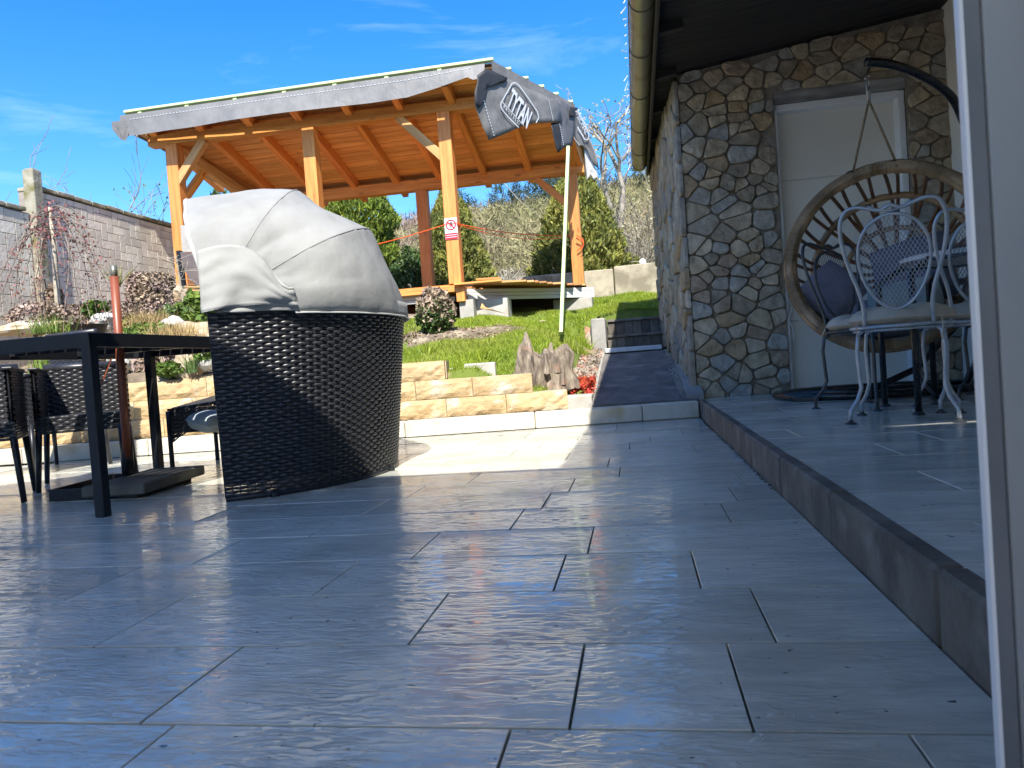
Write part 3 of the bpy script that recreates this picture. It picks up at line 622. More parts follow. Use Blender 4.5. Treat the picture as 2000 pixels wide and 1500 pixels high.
S0 = Vector((.45, WY-.01, 0)); S1 = Vector((.325, 8.62, 0)); sd = (S1-S0).normalized(); sn = Vector((-sd.y, sd.x, 0)); sn = -sn if sn.x > 0 else sn; SL = (S1-S0).length
def sm(uu, v, d): q = S0+sd*uu+sn*(d+.0); return Vector((q.x, q.y, v))
for p, poly in cells(-.03, SL, .12, 2.62, .36, .15, 11, .3):
    gz = pz(WY+p[0])+.0
    if p[1] < gz+.05: continue
    poly = clip(poly, (0, pz(WY)), (.152, -1))
    if len(poly) < 3: continue
    mbs = stone_mesh(poly, p, sm, random.uniform(.02, .05), .006, RUBBLES, cnt)
    if mbs is None: continue
    mk('stone', mbs, RUBBLES, house); cnt += 1
print('stones', cnt)
mb = MB()
# mortar body (front wall round the door opening, side wall, inner body)
W1 = WY+.012
for x0, x1, z0, z1 in [(.46, 1.165, -.2, 2.66), (2.115, 2.6, -.2, 2.9)]:
    mb.prism([(x0, W1, z0), (x1, W1, z0), (x1, W1, rz(x1)-.003), (x0, W1, rz(x0)-.003)], (0, .3, 0))
mb.prism([(1.165, W1, 2.43), (2.115, W1, 2.43), (2.115, W1, rz(2.115)-.003), (1.165, W1, rz(1.165)-.003)], (0, .3, 0))
mb.prism([tuple(sm(.06, -.2, -.012)), tuple(sm(SL, -.2, -.012)), tuple(sm(SL, 2.6, -.012)), tuple(sm(.06, 2.62, -.012))], (.28, .02, 0))
mb.box((1.6, 8.55, 1.2), (2.5, .12, 2.9)); mb.box((2.6, 7.4, 1.2), (.12, 2.4, 2.9))
mk('wall', mb, MORT, house)
# door: weathered lintel, white frame, sectional leaf
mb = MB(); mb.prism([(1.168, WY+.008, 2.345), (2.112, WY+.008, 2.345), (2.112, WY+.008, 2.428), (1.168, WY+.008, 2.428)], (0, .2, 0)); mk('lintel', mb, LINT, house)
door = mk('door', MB().box((1.62, WY+.165, 1.22), (.90, .04, 2.22)), DOORW, house)
for i in range(4):
    place('panel', cbox((.896, .012, .545), DOORW, .004), Matrix.Translation((1.62, WY+.140, .40+i*.5505)), door)
mb = MB(); mb.box((2.085, WY+.11, 1.22), (.05, .16, 2.24)); mb.box((1.62, WY+.11, 2.318), (.90, .16, .05)); mb.box((1.18, WY+.11, 1.22), (.022, .16, 2.24)); mk('frame', mb, PVC, door, bevel=.006)
mb = MB(); mb.box((1.64, WY+.12, .125), (.95, .22, .02)); mk('threshold', mb, CONC, house)
# roof, soffit boards, fascia, gutter
RX0, RX1, RY0, RY1 = .235, 3.6, .9, 8.62
mb = MB(); mb.prism([(RX0, RY0, rz(RX0)+.03), (RX1, RY0, rz(RX1)+.03), (RX1, RY0, rz(RX1)+.16), (RX0, RY0, rz(RX0)+.11)], (0, RY1-RY0, 0)); mk('roof', mb, mat('roof_covering', (.09, .075, .065), (.05, .042, .038), 8, .9), house)
y = RY0+.01
while y < RY1:
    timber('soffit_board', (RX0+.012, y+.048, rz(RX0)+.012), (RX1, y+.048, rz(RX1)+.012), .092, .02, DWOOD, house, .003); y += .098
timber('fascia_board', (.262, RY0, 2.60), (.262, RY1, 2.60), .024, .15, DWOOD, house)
timber('bargeboard', (.27, RY1+.012, 2.62), (RX1, RY1+.012, 2.62+.118*3.3), .024, .14, DWOOD, house)
y = 1.0
while y < 8.5:   # rafter tails under the eave
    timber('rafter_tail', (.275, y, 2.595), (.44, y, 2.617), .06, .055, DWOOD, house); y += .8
gm = MB(); GX, GZ, GR = .175, 2.635, .074; n = 14; pts = []
for yy in (RY0-.2, 8.52):
    for k in range(n+1): q = math.pi+math.pi*k/n; pts.append((GX+GR*math.cos(q), yy, GZ+GR*math.sin(q)))
gm.add(pts, [(k, k+1, n+2+k, n+1+k) for k in range(n)]); gut = mk('gutter', gm, GUT, house, smooth=True, solid=.004)
cp = MB(); cp.add([(GX+GR*math.cos(math.pi+math.pi*k/n), 8.52, GZ+GR*math.sin(math.pi+math.pi*k/n)) for k in range(n+1)], [tuple(range(n+1))]); mk('end_cap', cp, GUT, gut, solid=.004)
for yy in (4.6, 5.3, 6.15, 7.05, 7.85, 8.44, 3.7, 2.8):
    rb = MB(); rb.tube([(GX+(GR+.004)*math.cos(math.pi+math.pi*k/n), yy, GZ+(GR+.004)*math.sin(math.pi+math.pi*k/n)) for k in range(n+1)], .0055, 5); mk('bracket', rb, mat('gutter_bracket', (.10, .09, .06), (.06, .055, .04), 9, .5, metal=.5), gut)
# edge of roof tiles above the gutter
y = RY0
tmat = mat('roof_tile', (.16, .10, .075), (.09, .06, .05), 9, .85, rnd=.2)
while y < 8.6:
    place('roof_tile', cbox((.36, .20, .03), tmat, .006), Matrix.Translation((.28, y+.1, 2.775)) @ Matrix.Rotation(-.118, 4, 'Y'), house); y += .205
# icicle lights hanging along the gutter
il = thing('icicle_lights', 'string of small clear icicle lights hanging along the outer edge of the gutter', 'string lights', (.09, 5, 2.65))
mb = MB(); mb.tube([(.093, 1+i*.15, 2.655+.006*math.sin(i*2)) for i in range(51)], .003, 4); mk('cable', mb, mat('grey_cable', (.3, .3, .3), (.25, .25, .25), 9, .5), il)
im = mat('clear_plastic_tip', (.80, .84, .88), (.7, .76, .8), 9, .2)
for i in range(40):
    y = 3.2+i*.135+random.uniform(-.05, .05)
    mb = MB(); q = Vector((.088, y, 2.65)); e = q+Vector((random.uniform(-.06, -.01), random.uniform(-.03, .03), random.uniform(-.10, .02)))
    mb.tube([q, q*.4+e*.6, e], [.0018, .003, .0045], 4); mk('icicle_light', mb, im, il)
# white rendered wall on the right of the terrace
mb = MB(); mb.box((2.48, 3.35, 1.4), (.18, 5.32, 3.3)); o = mk('side_wall', mb, WALLW, loc=(2.48, 3.3, 0)); tag(o, 'plain white rendered wall to the right of the recessed door', 'wall')
# the house the photograph is taken from: unseen walls opened up to let daylight through, roof that shades the patio
hh = thing('near_house', 'house whose open terrace door frame stands at the right edge of the view', 'house', (0, .2, 0))
mb = MB()
mb.box((-5.9, .45, 1.45), (4.4, .3, 2.9)); mb.box((-1.65, .45, 2.55), (4.1, .3, .7)); mb.box((1.5, .45, 1.45), (2.2, .3, 2.9))
mb.box((-2.7, -3.2, .45), (10.7, .2, .9)); mb.box((-2.7, -3.2, 2.75), (10.7, .2, .3)); [mb.box((xq, -3.2, 1.75), (.3, .2, 1.7)) for xq in (-7.9, -5.3, -2.7, -.1, 2.5)]; mb.box((-8.0, -1.5, 1.45), (.2, 3.6, 2.9)); mb.box((2.7, -1.3, 1.45), (.2, 3.6, 2.9)); mb.box((-2.7, -1.4, 2.87), (10.9, 3.5, .06))  # back wall cut into window gaps, added to brighten the unseen room
mk('wall', mb, WALLW, hh)
mk('floor', MB().box((-2.7, -1.3, -.08), (10.8, 3.8, .1)), mat('floor_boards', (.66, .56, .42), (.58, .48, .35), 5, .5), hh)  # unseen floor kept pale to bounce light out to the patio
mb = MB(); mb.prism([(-8.6, .88, 2.70), (-8.6, .88, 2.82), (-8.6, -4.2, 4.26), (-8.6, -4.2, 4.12)], (12.0, 0, 0)); mk('roof', mb, MATS['roof_tile'], hh)
fr = thing('terrace_door_frame', 'blurred grey white door frame profile running up the right edge of the view', 'door frame', (.3, .6, .0))
FX = .2505
for nm, x0, x1, y0, dp, m in [('frame_lip', 0, .0035, .600, .010, PVC), ('gasket', .0035, .0165, .604, .008, PVCG), ('frame_profile', .0165, .046, .602, .012, MATS['pvc_grey'] if 'pvc_grey' in MATS else mat('pvc_grey', (.30, .32, .33), (.26, .28, .29), 3, .4)), ('sash_profile', .046, .11, .592, .07, PVC)]:
    mb = MB(); mb.box((FX+(x0+x1)/2, y0+dp/2, 1.1), (x1-x0, dp, 2.2)); mk(nm, mb, m, fr, bevel=.0015)
mb = MB(); mb.box((FX+.034, .64, 1.1), (.02, .05, 2.2)); mk('frame_body', mb, PVC, fr)
mb = MB(); mb.box((FX+.24, .62, 1.1), (.26, .06, 2.2)); mk('sash_panel', mb, PVC, fr)
# ------------------------------------------------------------------ pergola
pg = thing('pergola', 'orange stained timber pergola with boarded roof, grey membrane and no walls', 'pergola', (-3.3, 9.3, 1.4))
def zt(y): return 3.735-.26*(y-8.6)          # underside of the roof boards
FB0, FB1 = Vector((-5.83, 8.50, 3.60)), Vector((-1.66, 8.66, 3.60))
timber('beam', FB0, FB1, .15, .13, WOOD, pg)
RB0, RB1 = Vector((-5.38, 10.20, 3.14)), Vector((-.54, 10.36, 3.14))
timber('beam', RB0, RB1, .15, .15, WOOD, pg)
def post(x, y, z0, z1, tw=.155): return timber('post', (x, y, z0), (x, y, z1), tw, tw, WOOD, pg, .005, up=(0, -1, 0))
post(-5.53, 8.52, 1.72, 3.535); post(-3.74, 8.58, 1.30, 3.535); post(-2.06, 8.645, 1.50, 3.535)
post(-5.30, 10.2, 1.45, 3.065); post(-2.86, 10.28, 1.50, 3.065); post(-.72, 10.35, 1.45, 3.065)
# tapered foot of the left post
mb = MB(); q = .0775; x, y = -5.53, 8.52
mb.add([(x-q, y-q, 1.72), (x+q, y-q, 1.72), (x+q, y+q, 1.72), (x-q, y+q, 1.72), (x+.02, y-q, 1.50), (x+q, y-q, 1.46), (x+q, y+q, 1.46), (x+.02, y+q, 1.50)], [(0, 1, 5, 4), (1, 2, 6, 5), (2, 3, 7, 6), (3, 0, 4, 7), (4, 5, 6, 7), (0, 3, 2, 1)]); mk('post_foot', mb, WOOD, pg)
timber('brace', (-5.10, 8.50, 3.545), (-5.50, 8.49, 3.05), .09, .10, FRESH, pg); timber('brace', (-2.62, 8.61, 3.545), (-2.10, 8.625, 3.0), .09, .10, FRESH, pg)
timber('brace', (-1.22, 10.33, 3.07), (-.76, 10.34, 2.62), .08, .09, WOOD, pg); timber('brace', (-5.52, 8.60, 2.86), (-5.48, 9.10, 3.38), .08, .09, WOOD, pg)
timber('side_beam', (-5.52, 8.62, 3.50), (-5.30, 10.13, 3.10), .10, .13, FRESH, pg)
def xl(y): return -5.95+.29*(y-8.2)
def xr(y): return -1.42+.83*(y-8.22) if y < 9.2 else -.61+.06*(y-9.2)
EY0, EY1 = 8.24, 10.62
for i in range(9):                           # rafters
    x = -5.72+i*.63
    y0, y1 = EY0+.02, EY1
    if x < xl(9.4): x = x; 
    if x > -1.45: y0 = 8.22+(x+1.42)/.83+.06
    if x > xr(10)-.02: continue
    if x < -5.4: y1 = min(EY1, 8.2+(x+5.95)/.29+.9)
    timber('rafter', (x, y0, zt(y0)-.068), (x, y1, zt(y1)-.068), .085, .135, WOOD, pg)
timber('verge_rafter', (xl(8.26)+.06, 8.26, zt(8.26)-.068), (xl(10.6)+.06, 10.6, zt(10.6)-.068), .07, .135, FRESH, pg)
timber('verge_rafter', (xr(8.26)-.06, 8.26, zt(8.26)-.068), (xr(9.19)-.05, 9.19, zt(9.19)-.068), .07, .135, WOOD, pg)
timber('verge_rafter', (xr(9.25)-.05, 9.25, zt(9.25)-.068), (xr(10.6)-.05, 10.6, zt(10.6)-.068), .07, .135, WOOD, pg)
y = EY0; bw = .118
while y < EY1:                               # roof boards, seen from below
    ym = y+bw/2; xa, xb = xl(ym)+.0, xr(ym)
    timber('roof_board', (xa, ym, zt(ym)+.009), (xb, ym, zt(ym)+.009), bw-.005, .018, CEIL, pg, .003, up=(0, .26, 1)); y += bw
# membrane over the boards
mem = MB()
def mfun(a, b): y = EY0-.03+(EY1+.06-EY0)*b; return Vector((xl(y)-.05+(xr(y)+.05-xl(y)+.05)*a, y, zt(y)+.026+.004*math.sin(a*40)))
mem.grid(mfun, 30, 20); MEMO = mk('membrane', mem, MEMB, pg, smooth=True)
def hang(a, b):                              # strip that hangs over the front eave, a along X, b downwards
    x = -6.0+4.55*a; top = Vector((x, 8.20, zt(8.2)+.024))
    dp = .265+.006*math.sin(a*11)+.002*math.sin(a*37)
    if a > .80: dp *= 1-.55*(a-.80)/.20*(1 if a < .97 else .6)
    bow = .02*math.sin(a*9+1)*b+.005*math.sin(a*31)*b
    return top+Vector((0, -.012-.05*b+bow, -dp*b))
mb = MB(); mb.grid(hang, 70, 5); mk('membrane_edge', mb, mat('membrane_light', (.20, .195, .185), (.145, .142, .138), 4, .45, bump=.3, bscale=10, bdist=.02), pg, smooth=True)
mb = MB()                                    # dotted seam line
for i in range(96):
    a = .03+i*.0098; b = .24; q = hang(a, b); q2 = hang(a+.0048, b); mb.beam(q+Vector((0, -.004, 0)), q2+Vector((0, -.004, 0)), .004, .009)
o = mk('seam_dots', mb, PRINT, pg); o['kind'] = 'stuff'
# folded corner at the left eave
V = [ony(250, 234, 8.2), ony(218, 238, 8.05), ony(219, 252, 8.0), ony(236, 273, 8.05), ony(246, 252, 8.15)]
mb = MB(); mb.add(V+[v+Vector((.03, .05, 0)) for v in V], [(0, 1, 2, 3, 4), (9, 8, 7, 6, 5)]+[(i, (i+1) % 5, 5+(i+1) % 5, 5+i) for i in range(5)]); mk('membrane_corner', mb, MEMB, pg, smooth=False)
mb = MB(); mb.grid(lambda a, b: Vector((xl(8.2+2.4*a)-.05+.04*math.sin(a*9)*b, 8.2+2.4*a, zt(8.2+2.4*a)+.024-.17*b)), 20, 3); mk('membrane_edge', mb, mat('membrane_inside', (.62, .60, .54), (.5, .48, .43), 4, .7, bump=.3), pg, smooth=True)
# counter battens and battens
for i in range(9):
    x = -5.76+i*.63; y0 = EY0-.02
    if x > -1.45: y0 = 8.22+(x+1.42)/.83
    if x > -.7: continue
    timber('counter_batten', (x, y0, zt(y0)+.046), (x, EY1, zt(EY1)+.046), .05, .036, PALE, pg)
for k, y in enumerate([8.24, 8.44, 8.64, 8.83, 9.01, 9.20, 9.5, 9.8, 10.1, 10.4]):
    xe = xr(y)+.05 if y < 9.21 else xr(y)
    timber('batten', (xl(y)-.03, y, zt(y)+.083), (xe, y, zt(y)+.083), .055, .034, PALE, pg, .004, up=(0, .26, 1))
mb = MB(); mb.grid(lambda a, b: Vector((-1.40+.83*a+.03, 8.19+1.0*a, zt(8.2+a)+.05-.16*b)), 12, 2); mk('membrane_edge', mb, MEMB, pg, smooth=True)
# loose flaps of membrane with print at the right verge
A_ = Vector((-1.46, 8.13, 3.8)); B_ = Vector((-.60, 9.12, 3.6)); fn_ = (B_-A_).normalized().cross(Vector((0, 0, 1))).normalized(); fn_ = -fn_ if fn_.y > 0 else fn_
def flap(px, off, m, wave=.02, ph_=0, nm='membrane_flap', n_=None):
    n_ = n_ or fn_
    pts = [onpl(a, b, A_+n_*off, n_) for a, b in px]
    mb = MB(); c = sum(pts, Vector())/len(pts); nn = len(pts); rings = []
    for s in (1, .75, .5, .25):
        for i, p_ in enumerate(pts):
            q = c+(p_-c)*s; q = q+n_*wave*(1-s*.6)*math.sin(i*1.7+s*5+ph_); rings.append(q)
    rings.append(c)
    Fc = [(r_*nn+i, r_*nn+(i+1) % nn, (r_+1)*nn+(i+1) % nn, (r_+1)*nn+i) for r_ in range(3) for i in range(nn)]+[(3*nn+i, 3*nn+(i+1) % nn, 4*nn) for i in range(nn)]
    mb.add(rings, Fc); return mk(nm, mb, m, pg, smooth=True, solid=.003)
flap([(951, 134), (970, 145), (992, 154), (1020, 168), (1050, 180), (1072, 191), (1090, 196), (1094, 215), (1099, 236), (1078, 239), (1045, 240), (1018, 247), (985, 262), (954, 274), (945, 252), (936, 230), (927, 206), (930, 186), (933, 165), (933, 146)], .055, MEMB, .012)
flap([(951, 133), (975, 145), (991, 152), (989, 159), (972, 159), (955, 164), (950, 176), (947, 193), (941, 204), (934, 212), (927, 200), (927, 180), (932, 160), (931, 147)], .085, MEMBK, .004, nm='membrane_fold')
flap([(1085, 192), (1098, 197), (1112, 206), (1120, 214), (1122, 235), (1121, 262), (1118, 284), (1100, 289), (1090, 298), (1085, 285), (1080, 262), (1078, 240), (1097, 236), (1090, 214)], .02, mat('membrane_dark', (.10, .10, .11), (.065, .065, .07), 6, .5, bump=.3), .012, 2)
flap([(1076, 240), (1094, 240), (1096, 262), (1096, 285), (1090, 299), (1086, 290), (1080, 265)], .04, MEMBK, .003, nm='membrane_fold')
flap([(1112, 207), (1128, 211), (1126, 222), (1120, 229), (1112, 224)], .05, MEMBK, .006, nm='membrane_fold')
n3 = Vector((-.55, -.83, 0)).normalized()
flap([(1126, 214), (1136, 236), (1146, 258), (1156, 280), (1166, 306), (1170, 330), (1160, 322), (1146, 296), (1138, 284), (1128, 286), (1121, 262), (1123, 236)], -.25, MEMB, .008, 1, n_=n3)
flap([(1142, 292), (1150, 300), (1160, 320), (1168, 345), (1160, 352), (1154, 340), (1146, 355), (1143, 325)], -.27, mat('membrane_inside', (.62, .60, .54)), .006, 1, nm='membrane_fold', n_=n3)
def plane_strip(pts, n_, P, wdt, m, name, closed=False):
    Q = [onpl(a, b, P, n_) for a, b in pts]; mb = MB(); k = len(Q)
    for i in range(k if closed else k-1):
        mb.beam(Q[i], Q[(i+1) % k], wdt, .002, up=n_) if False else mb.beam(Q[i], Q[(i+1) % k], .003, wdt, up=(Q[(i+1) % k]-Q[i]).cross(n_))
    o = mk(name, mb, m, pg); return o
LP = A_+fn_*.082
fr_px = [(1000, 163), (1006, 161), (1013, 166), (1032, 192), (1050, 219), (1052, 230), (1047, 240)]
plane_strip(fr_px, fn_, LP, .012, PRINT, 'print_frame'); plane_strip([(1000, 163), (978, 202), (979, 212), (992, 228), (1013, 249)], fn_, LP, .012, PRINT, 'print_frame')
plane_strip([(982, 200), (1002, 222), (1023, 246)], fn_, LP, .008, PRINT, 'print_line')
def text_on(s, org, xd, yd, size, m, parent, name, off, n_, shear=0, bold=.02):
    cu = bpy.data.curves.new('t', 'FONT'); cu.body = s; cu.size = 1; cu.offset = bold; cu.shear = shear; cu.extrude = .0; cu.resolution_u = 3
    to = bpy.data.objects.new('t', cu); COL.objects.link(to); bpy.context.view_layer.update()
    dg = bpy.context.evaluated_depsgraph_get(); me = bpy.data.meshes.new_from_object(to.evaluated_get(dg)); bpy.data.objects.remove(to)
    mb = MB(); mb.add([Vector(org)+Vector(xd)*(v.co.x*size)+Vector(yd)*(v.co.y*size)+Vector(n_)*off for v in me.vertices], [tuple(p_.vertices) for p_ in me.polygons])
    return mk(name, mb, m, parent)
# large word: baseline runs down to the right, letters lean along the flap
o0 = onpl(988, 204, LP, fn_); o1 = onpl(1025, 249, LP, fn_); up0 = onpl(1000, 172, LP, fn_)
xd = (o1-o0); yd = (up0-o0); Lw = xd.length; Lh = yd.length
text_on('TYTAN', o0+yd*.05+xd*.02, xd.normalized()*(Lw/3.05/(Lh/.72)), yd.normalized(), Lh/.72, PRINT, pg, 'print_word', .006, fn_, 0, .03)
o0 = onpl(983, 210, LP, fn_); o1 = onpl(1019, 252, LP, fn_); yv = (onpl(984, 203, LP, fn_)-o0).normalized()
text_on('P R O F E S S I', o0, (o1-o0).normalized(), yv, (o1-o0).length/7.2, PRINT, pg, 'print_word', .006, fn_, 0, .01)
LP3 = A_+n3*(-.225)
plane_strip([(1124, 218), (1128, 217), (1142, 240), (1150, 262), (1149, 273), (1142, 272), (1128, 248)], n3, LP3, .010, PRINT, 'print_frame')
o0 = onpl(1127, 228, LP3, n3); o1 = onpl(1146, 268, LP3, n3); yv = (onpl(1134, 224, LP3, n3)-o0).normalized()
text_on('SIONAL', o0, (o1-o0).normalized(), yv, (o1-o0).length/3.9, PRINT, pg, 'print_word', .004, n3, 0, .01)
for pts_, nn_, PP in [([(945, 195), (955, 232), (966, 268)], fn_, LP), ([(1072, 195), (1076, 215), (1081, 237)], fn_, LP), ([(1093, 242), (1097, 262), (1101, 285)], fn_, A_+fn_*.05), ([(1121, 268), (1126, 276), (1132, 284)], n3, LP3)]:
    mb = MB(); Q = [onpl(a, b, PP, nn_) for a, b in pts_]
    for a_, b_ in zip(Q[:-1], Q[1:]):
        for i in range(6): mb.beam(a_.lerp(b_, i/6), a_.lerp(b_, i/6+.09), .002, .009, up=(b_-a_).cross(nn_))
    mk('seam_dots', mb, PRINT, pg)
# deck frame, skirting, footings and loose deck planks
timber('floor_beam', (-5.4, 8.52, 1.44), (-2.02, 8.60, 1.44), .14, .075, WOOD, pg)
D0, D1 = Vector((-2.05, 8.60, 1.36)), Vector((-.50, 9.86, 1.36))
for k in range(3):
    z = 1.325+k*.045
    timber('skirting_board', (-5.4, 8.56, z+.0), (-2.16, 8.62, z+.0), .03, .042, mat('shaded_skirting', (.52, .50, .44), (.42, .40, .35), 4, .7, stretch=(.3, 4, 4)), pg)  # one siding in two tones: this run carries roof shade in its colour
    timber('skirting_board', D0+Vector((.10, .08, z-1.36)), D1+Vector((0, 0, z-1.36)), .03, .042, mat('sunlit_skirting', (.70, .70, .66), (.62, .62, .58), 4, .7, stretch=(.3, 4, 4)), pg)  # same siding, with the sunlit tone put into its colour
timber('post_stub', (-2.0, 8.58, 1.28), (-2.0, 8.58, 1.46), .10, .10, WOOD, pg, up=(0, -1, 0))
def foot(a, b, y, z0, z1, dep=.3):
    pA = ony(a, 600, y); pB = ony(b, 600, y); mb = MB(); mb.box(((pA.x+pB.x)/2, y+dep/2, (z0+z1)/2), (pB.x-pA.x, dep, z1-z0)); mk('footing', mb, CONCL, pg, bevel=.01)
foot(897, 925, 8.58, .85, 1.30); foot(925, 992, 8.75, .85, 1.30); foot(1081, 1157, 9.70, .95, 1.30, .5); foot(560, 600, 8.62, .85, 1.3)
mb = MB(); mb.box((-2.2, 9.9, 1.25), (3.2, .05, .5)); mb.box((-3.9, 9.6, 1.3), (2.4, .05, .5)); mk('void_shade_sheet', mb, mat('dark_shade_fill', (.05, .038, .03), (.03, .024, .02), 6, .8), pg)  # dark sheets put in for the shade of the void under the deck
for i in range(9):
    y = 8.66+i*.135; timber('deck_plank', (-4.6, y, 1.485+random.uniform(0, .004)), (-2.12+.45*max(0, (y-8.7)), y, 1.485), .125, .026, WOOD, pg, .003)
for i in range(12):                          # loosely laid planks on the right half
    y = 8.72+i*.118; xa = -1.96+random.uniform(-.05, .05)+.2*(i/12); xb = min(-.62, -1.25+.62*(y-8.72))+random.uniform(-.02, .03)
    timber('deck_plank', (xa, y, 1.475+.028*(1-i/12)+random.uniform(0, .006)), (xb, y+.02, 1.468+random.uniform(0, .012)), .112, .024, mat('loose_plank', (.62, .33, .13), (.46, .20, .06), 4, .6, stretch=(.4, 5, 5), rnd=.3), pg, .003)
timber('deck_plank', (-2.06, 8.50, 1.480), (-1.5, 8.58, 1.487), .11, .024, WOOD, pg); timber('deck_plank', (-1.80, 8.54, 1.515), (-1.52, 8.60, 1.512), .12, .03, WOOD, pg)
mb = MB(); mb.prism([ony(941, 592, 8.56)+Vector((0, 0, 0)), ony(938, 602, 8.52), ony(990, 613, 8.5), ony(960, 604, 8.5), ony(948, 600, 8.52)], (0, .02, 0)); mk('broken_board', mb, FRESH, pg)
# sign on the right front post
sg = thing('prohibition_sign', 'small white and red no entry notice with a crossed out circle on the timber post', 'sign', (-2.06, 8.56, 2.0))
sx, sy = -2.06, 8.562
mk('plate', MB().box((sx, sy, 2.15), (.155, .004, .255)), SWHITE, sg)
mk('ring', MB().tube([(sx+.056*math.cos(q/24*2*math.pi), sy-.004, 2.195+.056*math.sin(q/24*2*math.pi)) for q in range(24)], .007, 4, closed=True), SRED, sg)
mk('bar', MB().beam((sx-.042, sy-.005, 2.237), (sx+.042, sy-.005, 2.153), .004, .012), SRED, sg)
mb = MB(); mb.lathe([(0.001, 0), (.009, .003), (.010, .010), (.001, .018)], (sx+.004, sy-.003, 2.218), 8); mb.beam((sx-.004, sy-.004, 2.218), (sx+.012, sy-.004, 2.185), .004, .02); mb.beam((sx+.010, sy-.004, 2.19), (sx+.020, sy-.004, 2.165), .003, .008); mb.beam((sx+.004, sy-.004, 2.19), (sx-.010, sy-.004, 2.163), .003, .008); mb.beam((sx, sy-.004, 2.208), (sx+.024, sy-.004, 2.203), .003, .006)
mk('figure', mb, SBLK, sg)
mk('red_panel', MB().box((sx, sy-.004, 2.062), (.150, .003, .072)), SRED, sg)
for z in (2.075, 2.050): mk('lettering', MB().box((sx, sy-.0065, z), (.135, .002, .011)), mat('sign_pink', (.75, .42, .46)), sg)
# orange string from the post across the open bays
def sagline(a, b, sag, n=18): return [Vector(a).lerp(Vector(b), i/n)-Vector((0, 0, sag*4*(i/n)*(1-i/n))) for i in range(n+1)]
osr = thing('orange_string', 'orange string slung from post to post across the open pergola front', 'string', (-2.1, 8.5, 2.1))
mk('string', MB().tube(sagline((-2.14, 8.545, 2.20), (-3.67, 8.50, 1.98), .03), .006, 5), OROPE, osr)
mk('string', MB().tube(sagline((-1.98, 8.545, 2.20), (-.80, 10.26, 2.22), .05), .006, 5), OROPE, osr); mk('string', MB().tube(sagline((-1.98, 8.545, 2.19), (-.80, 10.26, 2.20), .09), .004, 5), OROPE, osr)
mk('coil', MB().tube([(-.71+.05*math.cos(i*.7)+.05, 10.25-.002*i, 2.12+.10*math.sin(i*.35)-.002*i) for i in range(30)], .005, 4), OROPE, osr)
for zz in (2.19, 2.205, 2.215): mk('knot', MB().tube([(-2.06+.084*c, 8.645+.084*s, zz) for c, s in ((-1, -1), (1, -1), (1, 1), (-1, 1))], .005, 4, closed=True), OROPE, osr)
pl = MB(); pa, pb = ony(1096, 651, 7.2), ony(1110, 288, 8.35); pl.beam(pa, pb, .055, .035, up=(1, 0, 0)); o = mk('prop_pole', pl, PALE, loc=pa, bevel=.003); tag(o, 'pale green timber batten leaning from the lawn up to the right of the pergola roof', 'batten')
# ------------------------------------------------------------------ block wall on the left with herringbone pavers
bw = thing('paver_wall', 'boundary wall faced with pale brown herringbone pavers, behind the weeping tree', 'wall', (-6.3, 8, 1.2))
WX = -6.18
def brickface(y0, y1, z0, z1, zmax, seed, L_=.205, dx=0):
    """herringbone of L x L/2 pavers, long side alternating"""
    W = L_/2; R = random.Random(seed); out_ = []; n = 0
    for a in range(-60, 60):
        for b in range(-30, 30):
            # herringbone unit: horizontal (2x1) at (a,b), vertical (1x2)
            bx = a*W+0; 
            if (a-b) % 4 == 0: out_.append((a*W, b*W, 2*W, W))
            if (a-b) % 4 == 2+0: out_.append(((a)*W+0, b*W-0, W, 2*W)) if False else None
            if (a-b) % 4 == 3: out_.append((a*W, b*W, W, 2*W))
    for (yy, zz, dy, dz) in out_:
        ya, yb, za, zb = y0+yy, y0+yy+dy, z0+zz, z0+zz+dz
        ya, yb, za, zb = max(ya, y0), min(yb, y1), max(za, z0), min(zb, z1)
        if yb-ya < .02 or zb-za < .02: continue
        me = cbox((.03, round(yb-ya-.008, 3), round(zb-za-.008, 3)), BRICK, .002)
        place('brick', me, Matrix.Translation((WX+dx+R.uniform(-.001, .001), (ya+yb)/2, (za+zb)/2)), bw); n += 1
    return n
nb = brickface(6.98, 9.55, 1.30, 2.70, 2.7, 1); nb += brickface(4.9, 6.84, 1.18, 2.44, 2.44, 2, .25)
print('bricks', nb)
mb = MB(); mb.box((WX-.090, 9.0, 1.6), (.2, 4.1, 2.2)); mb.box((WX-.090, 5.6, 1.5), (.2, 2.5, 1.88)); mk('wall', mb, BRICKM, bw)
y = 6.98
while y < 11.5:
    place('coping_stone', cbox((.27, .255, .045), POST, .008), Matrix.Translation((WX-.10, y+.13, 2.735+random.uniform(-.006, .006))) @ Matrix.Rotation(random.uniform(-.02, .02), 4, 'X'), bw); y += .262
y = 6.80
while y > 4.4:
    place('coping_stone', cbox((.27, .255, .045), POST, .008), Matrix.Translation((WX-.10, y-.13, 2.472+random.uniform(-.006, .006))), bw); y -= .262
mb = MB(); mb.box((WX+.03, 6.91, 1.85), (.13, .12, 2.1)); mb.box((WX+.03, 6.91, 2.905), (.10, .09, .02)); mk('post', mb, POST, bw, bevel=.012)
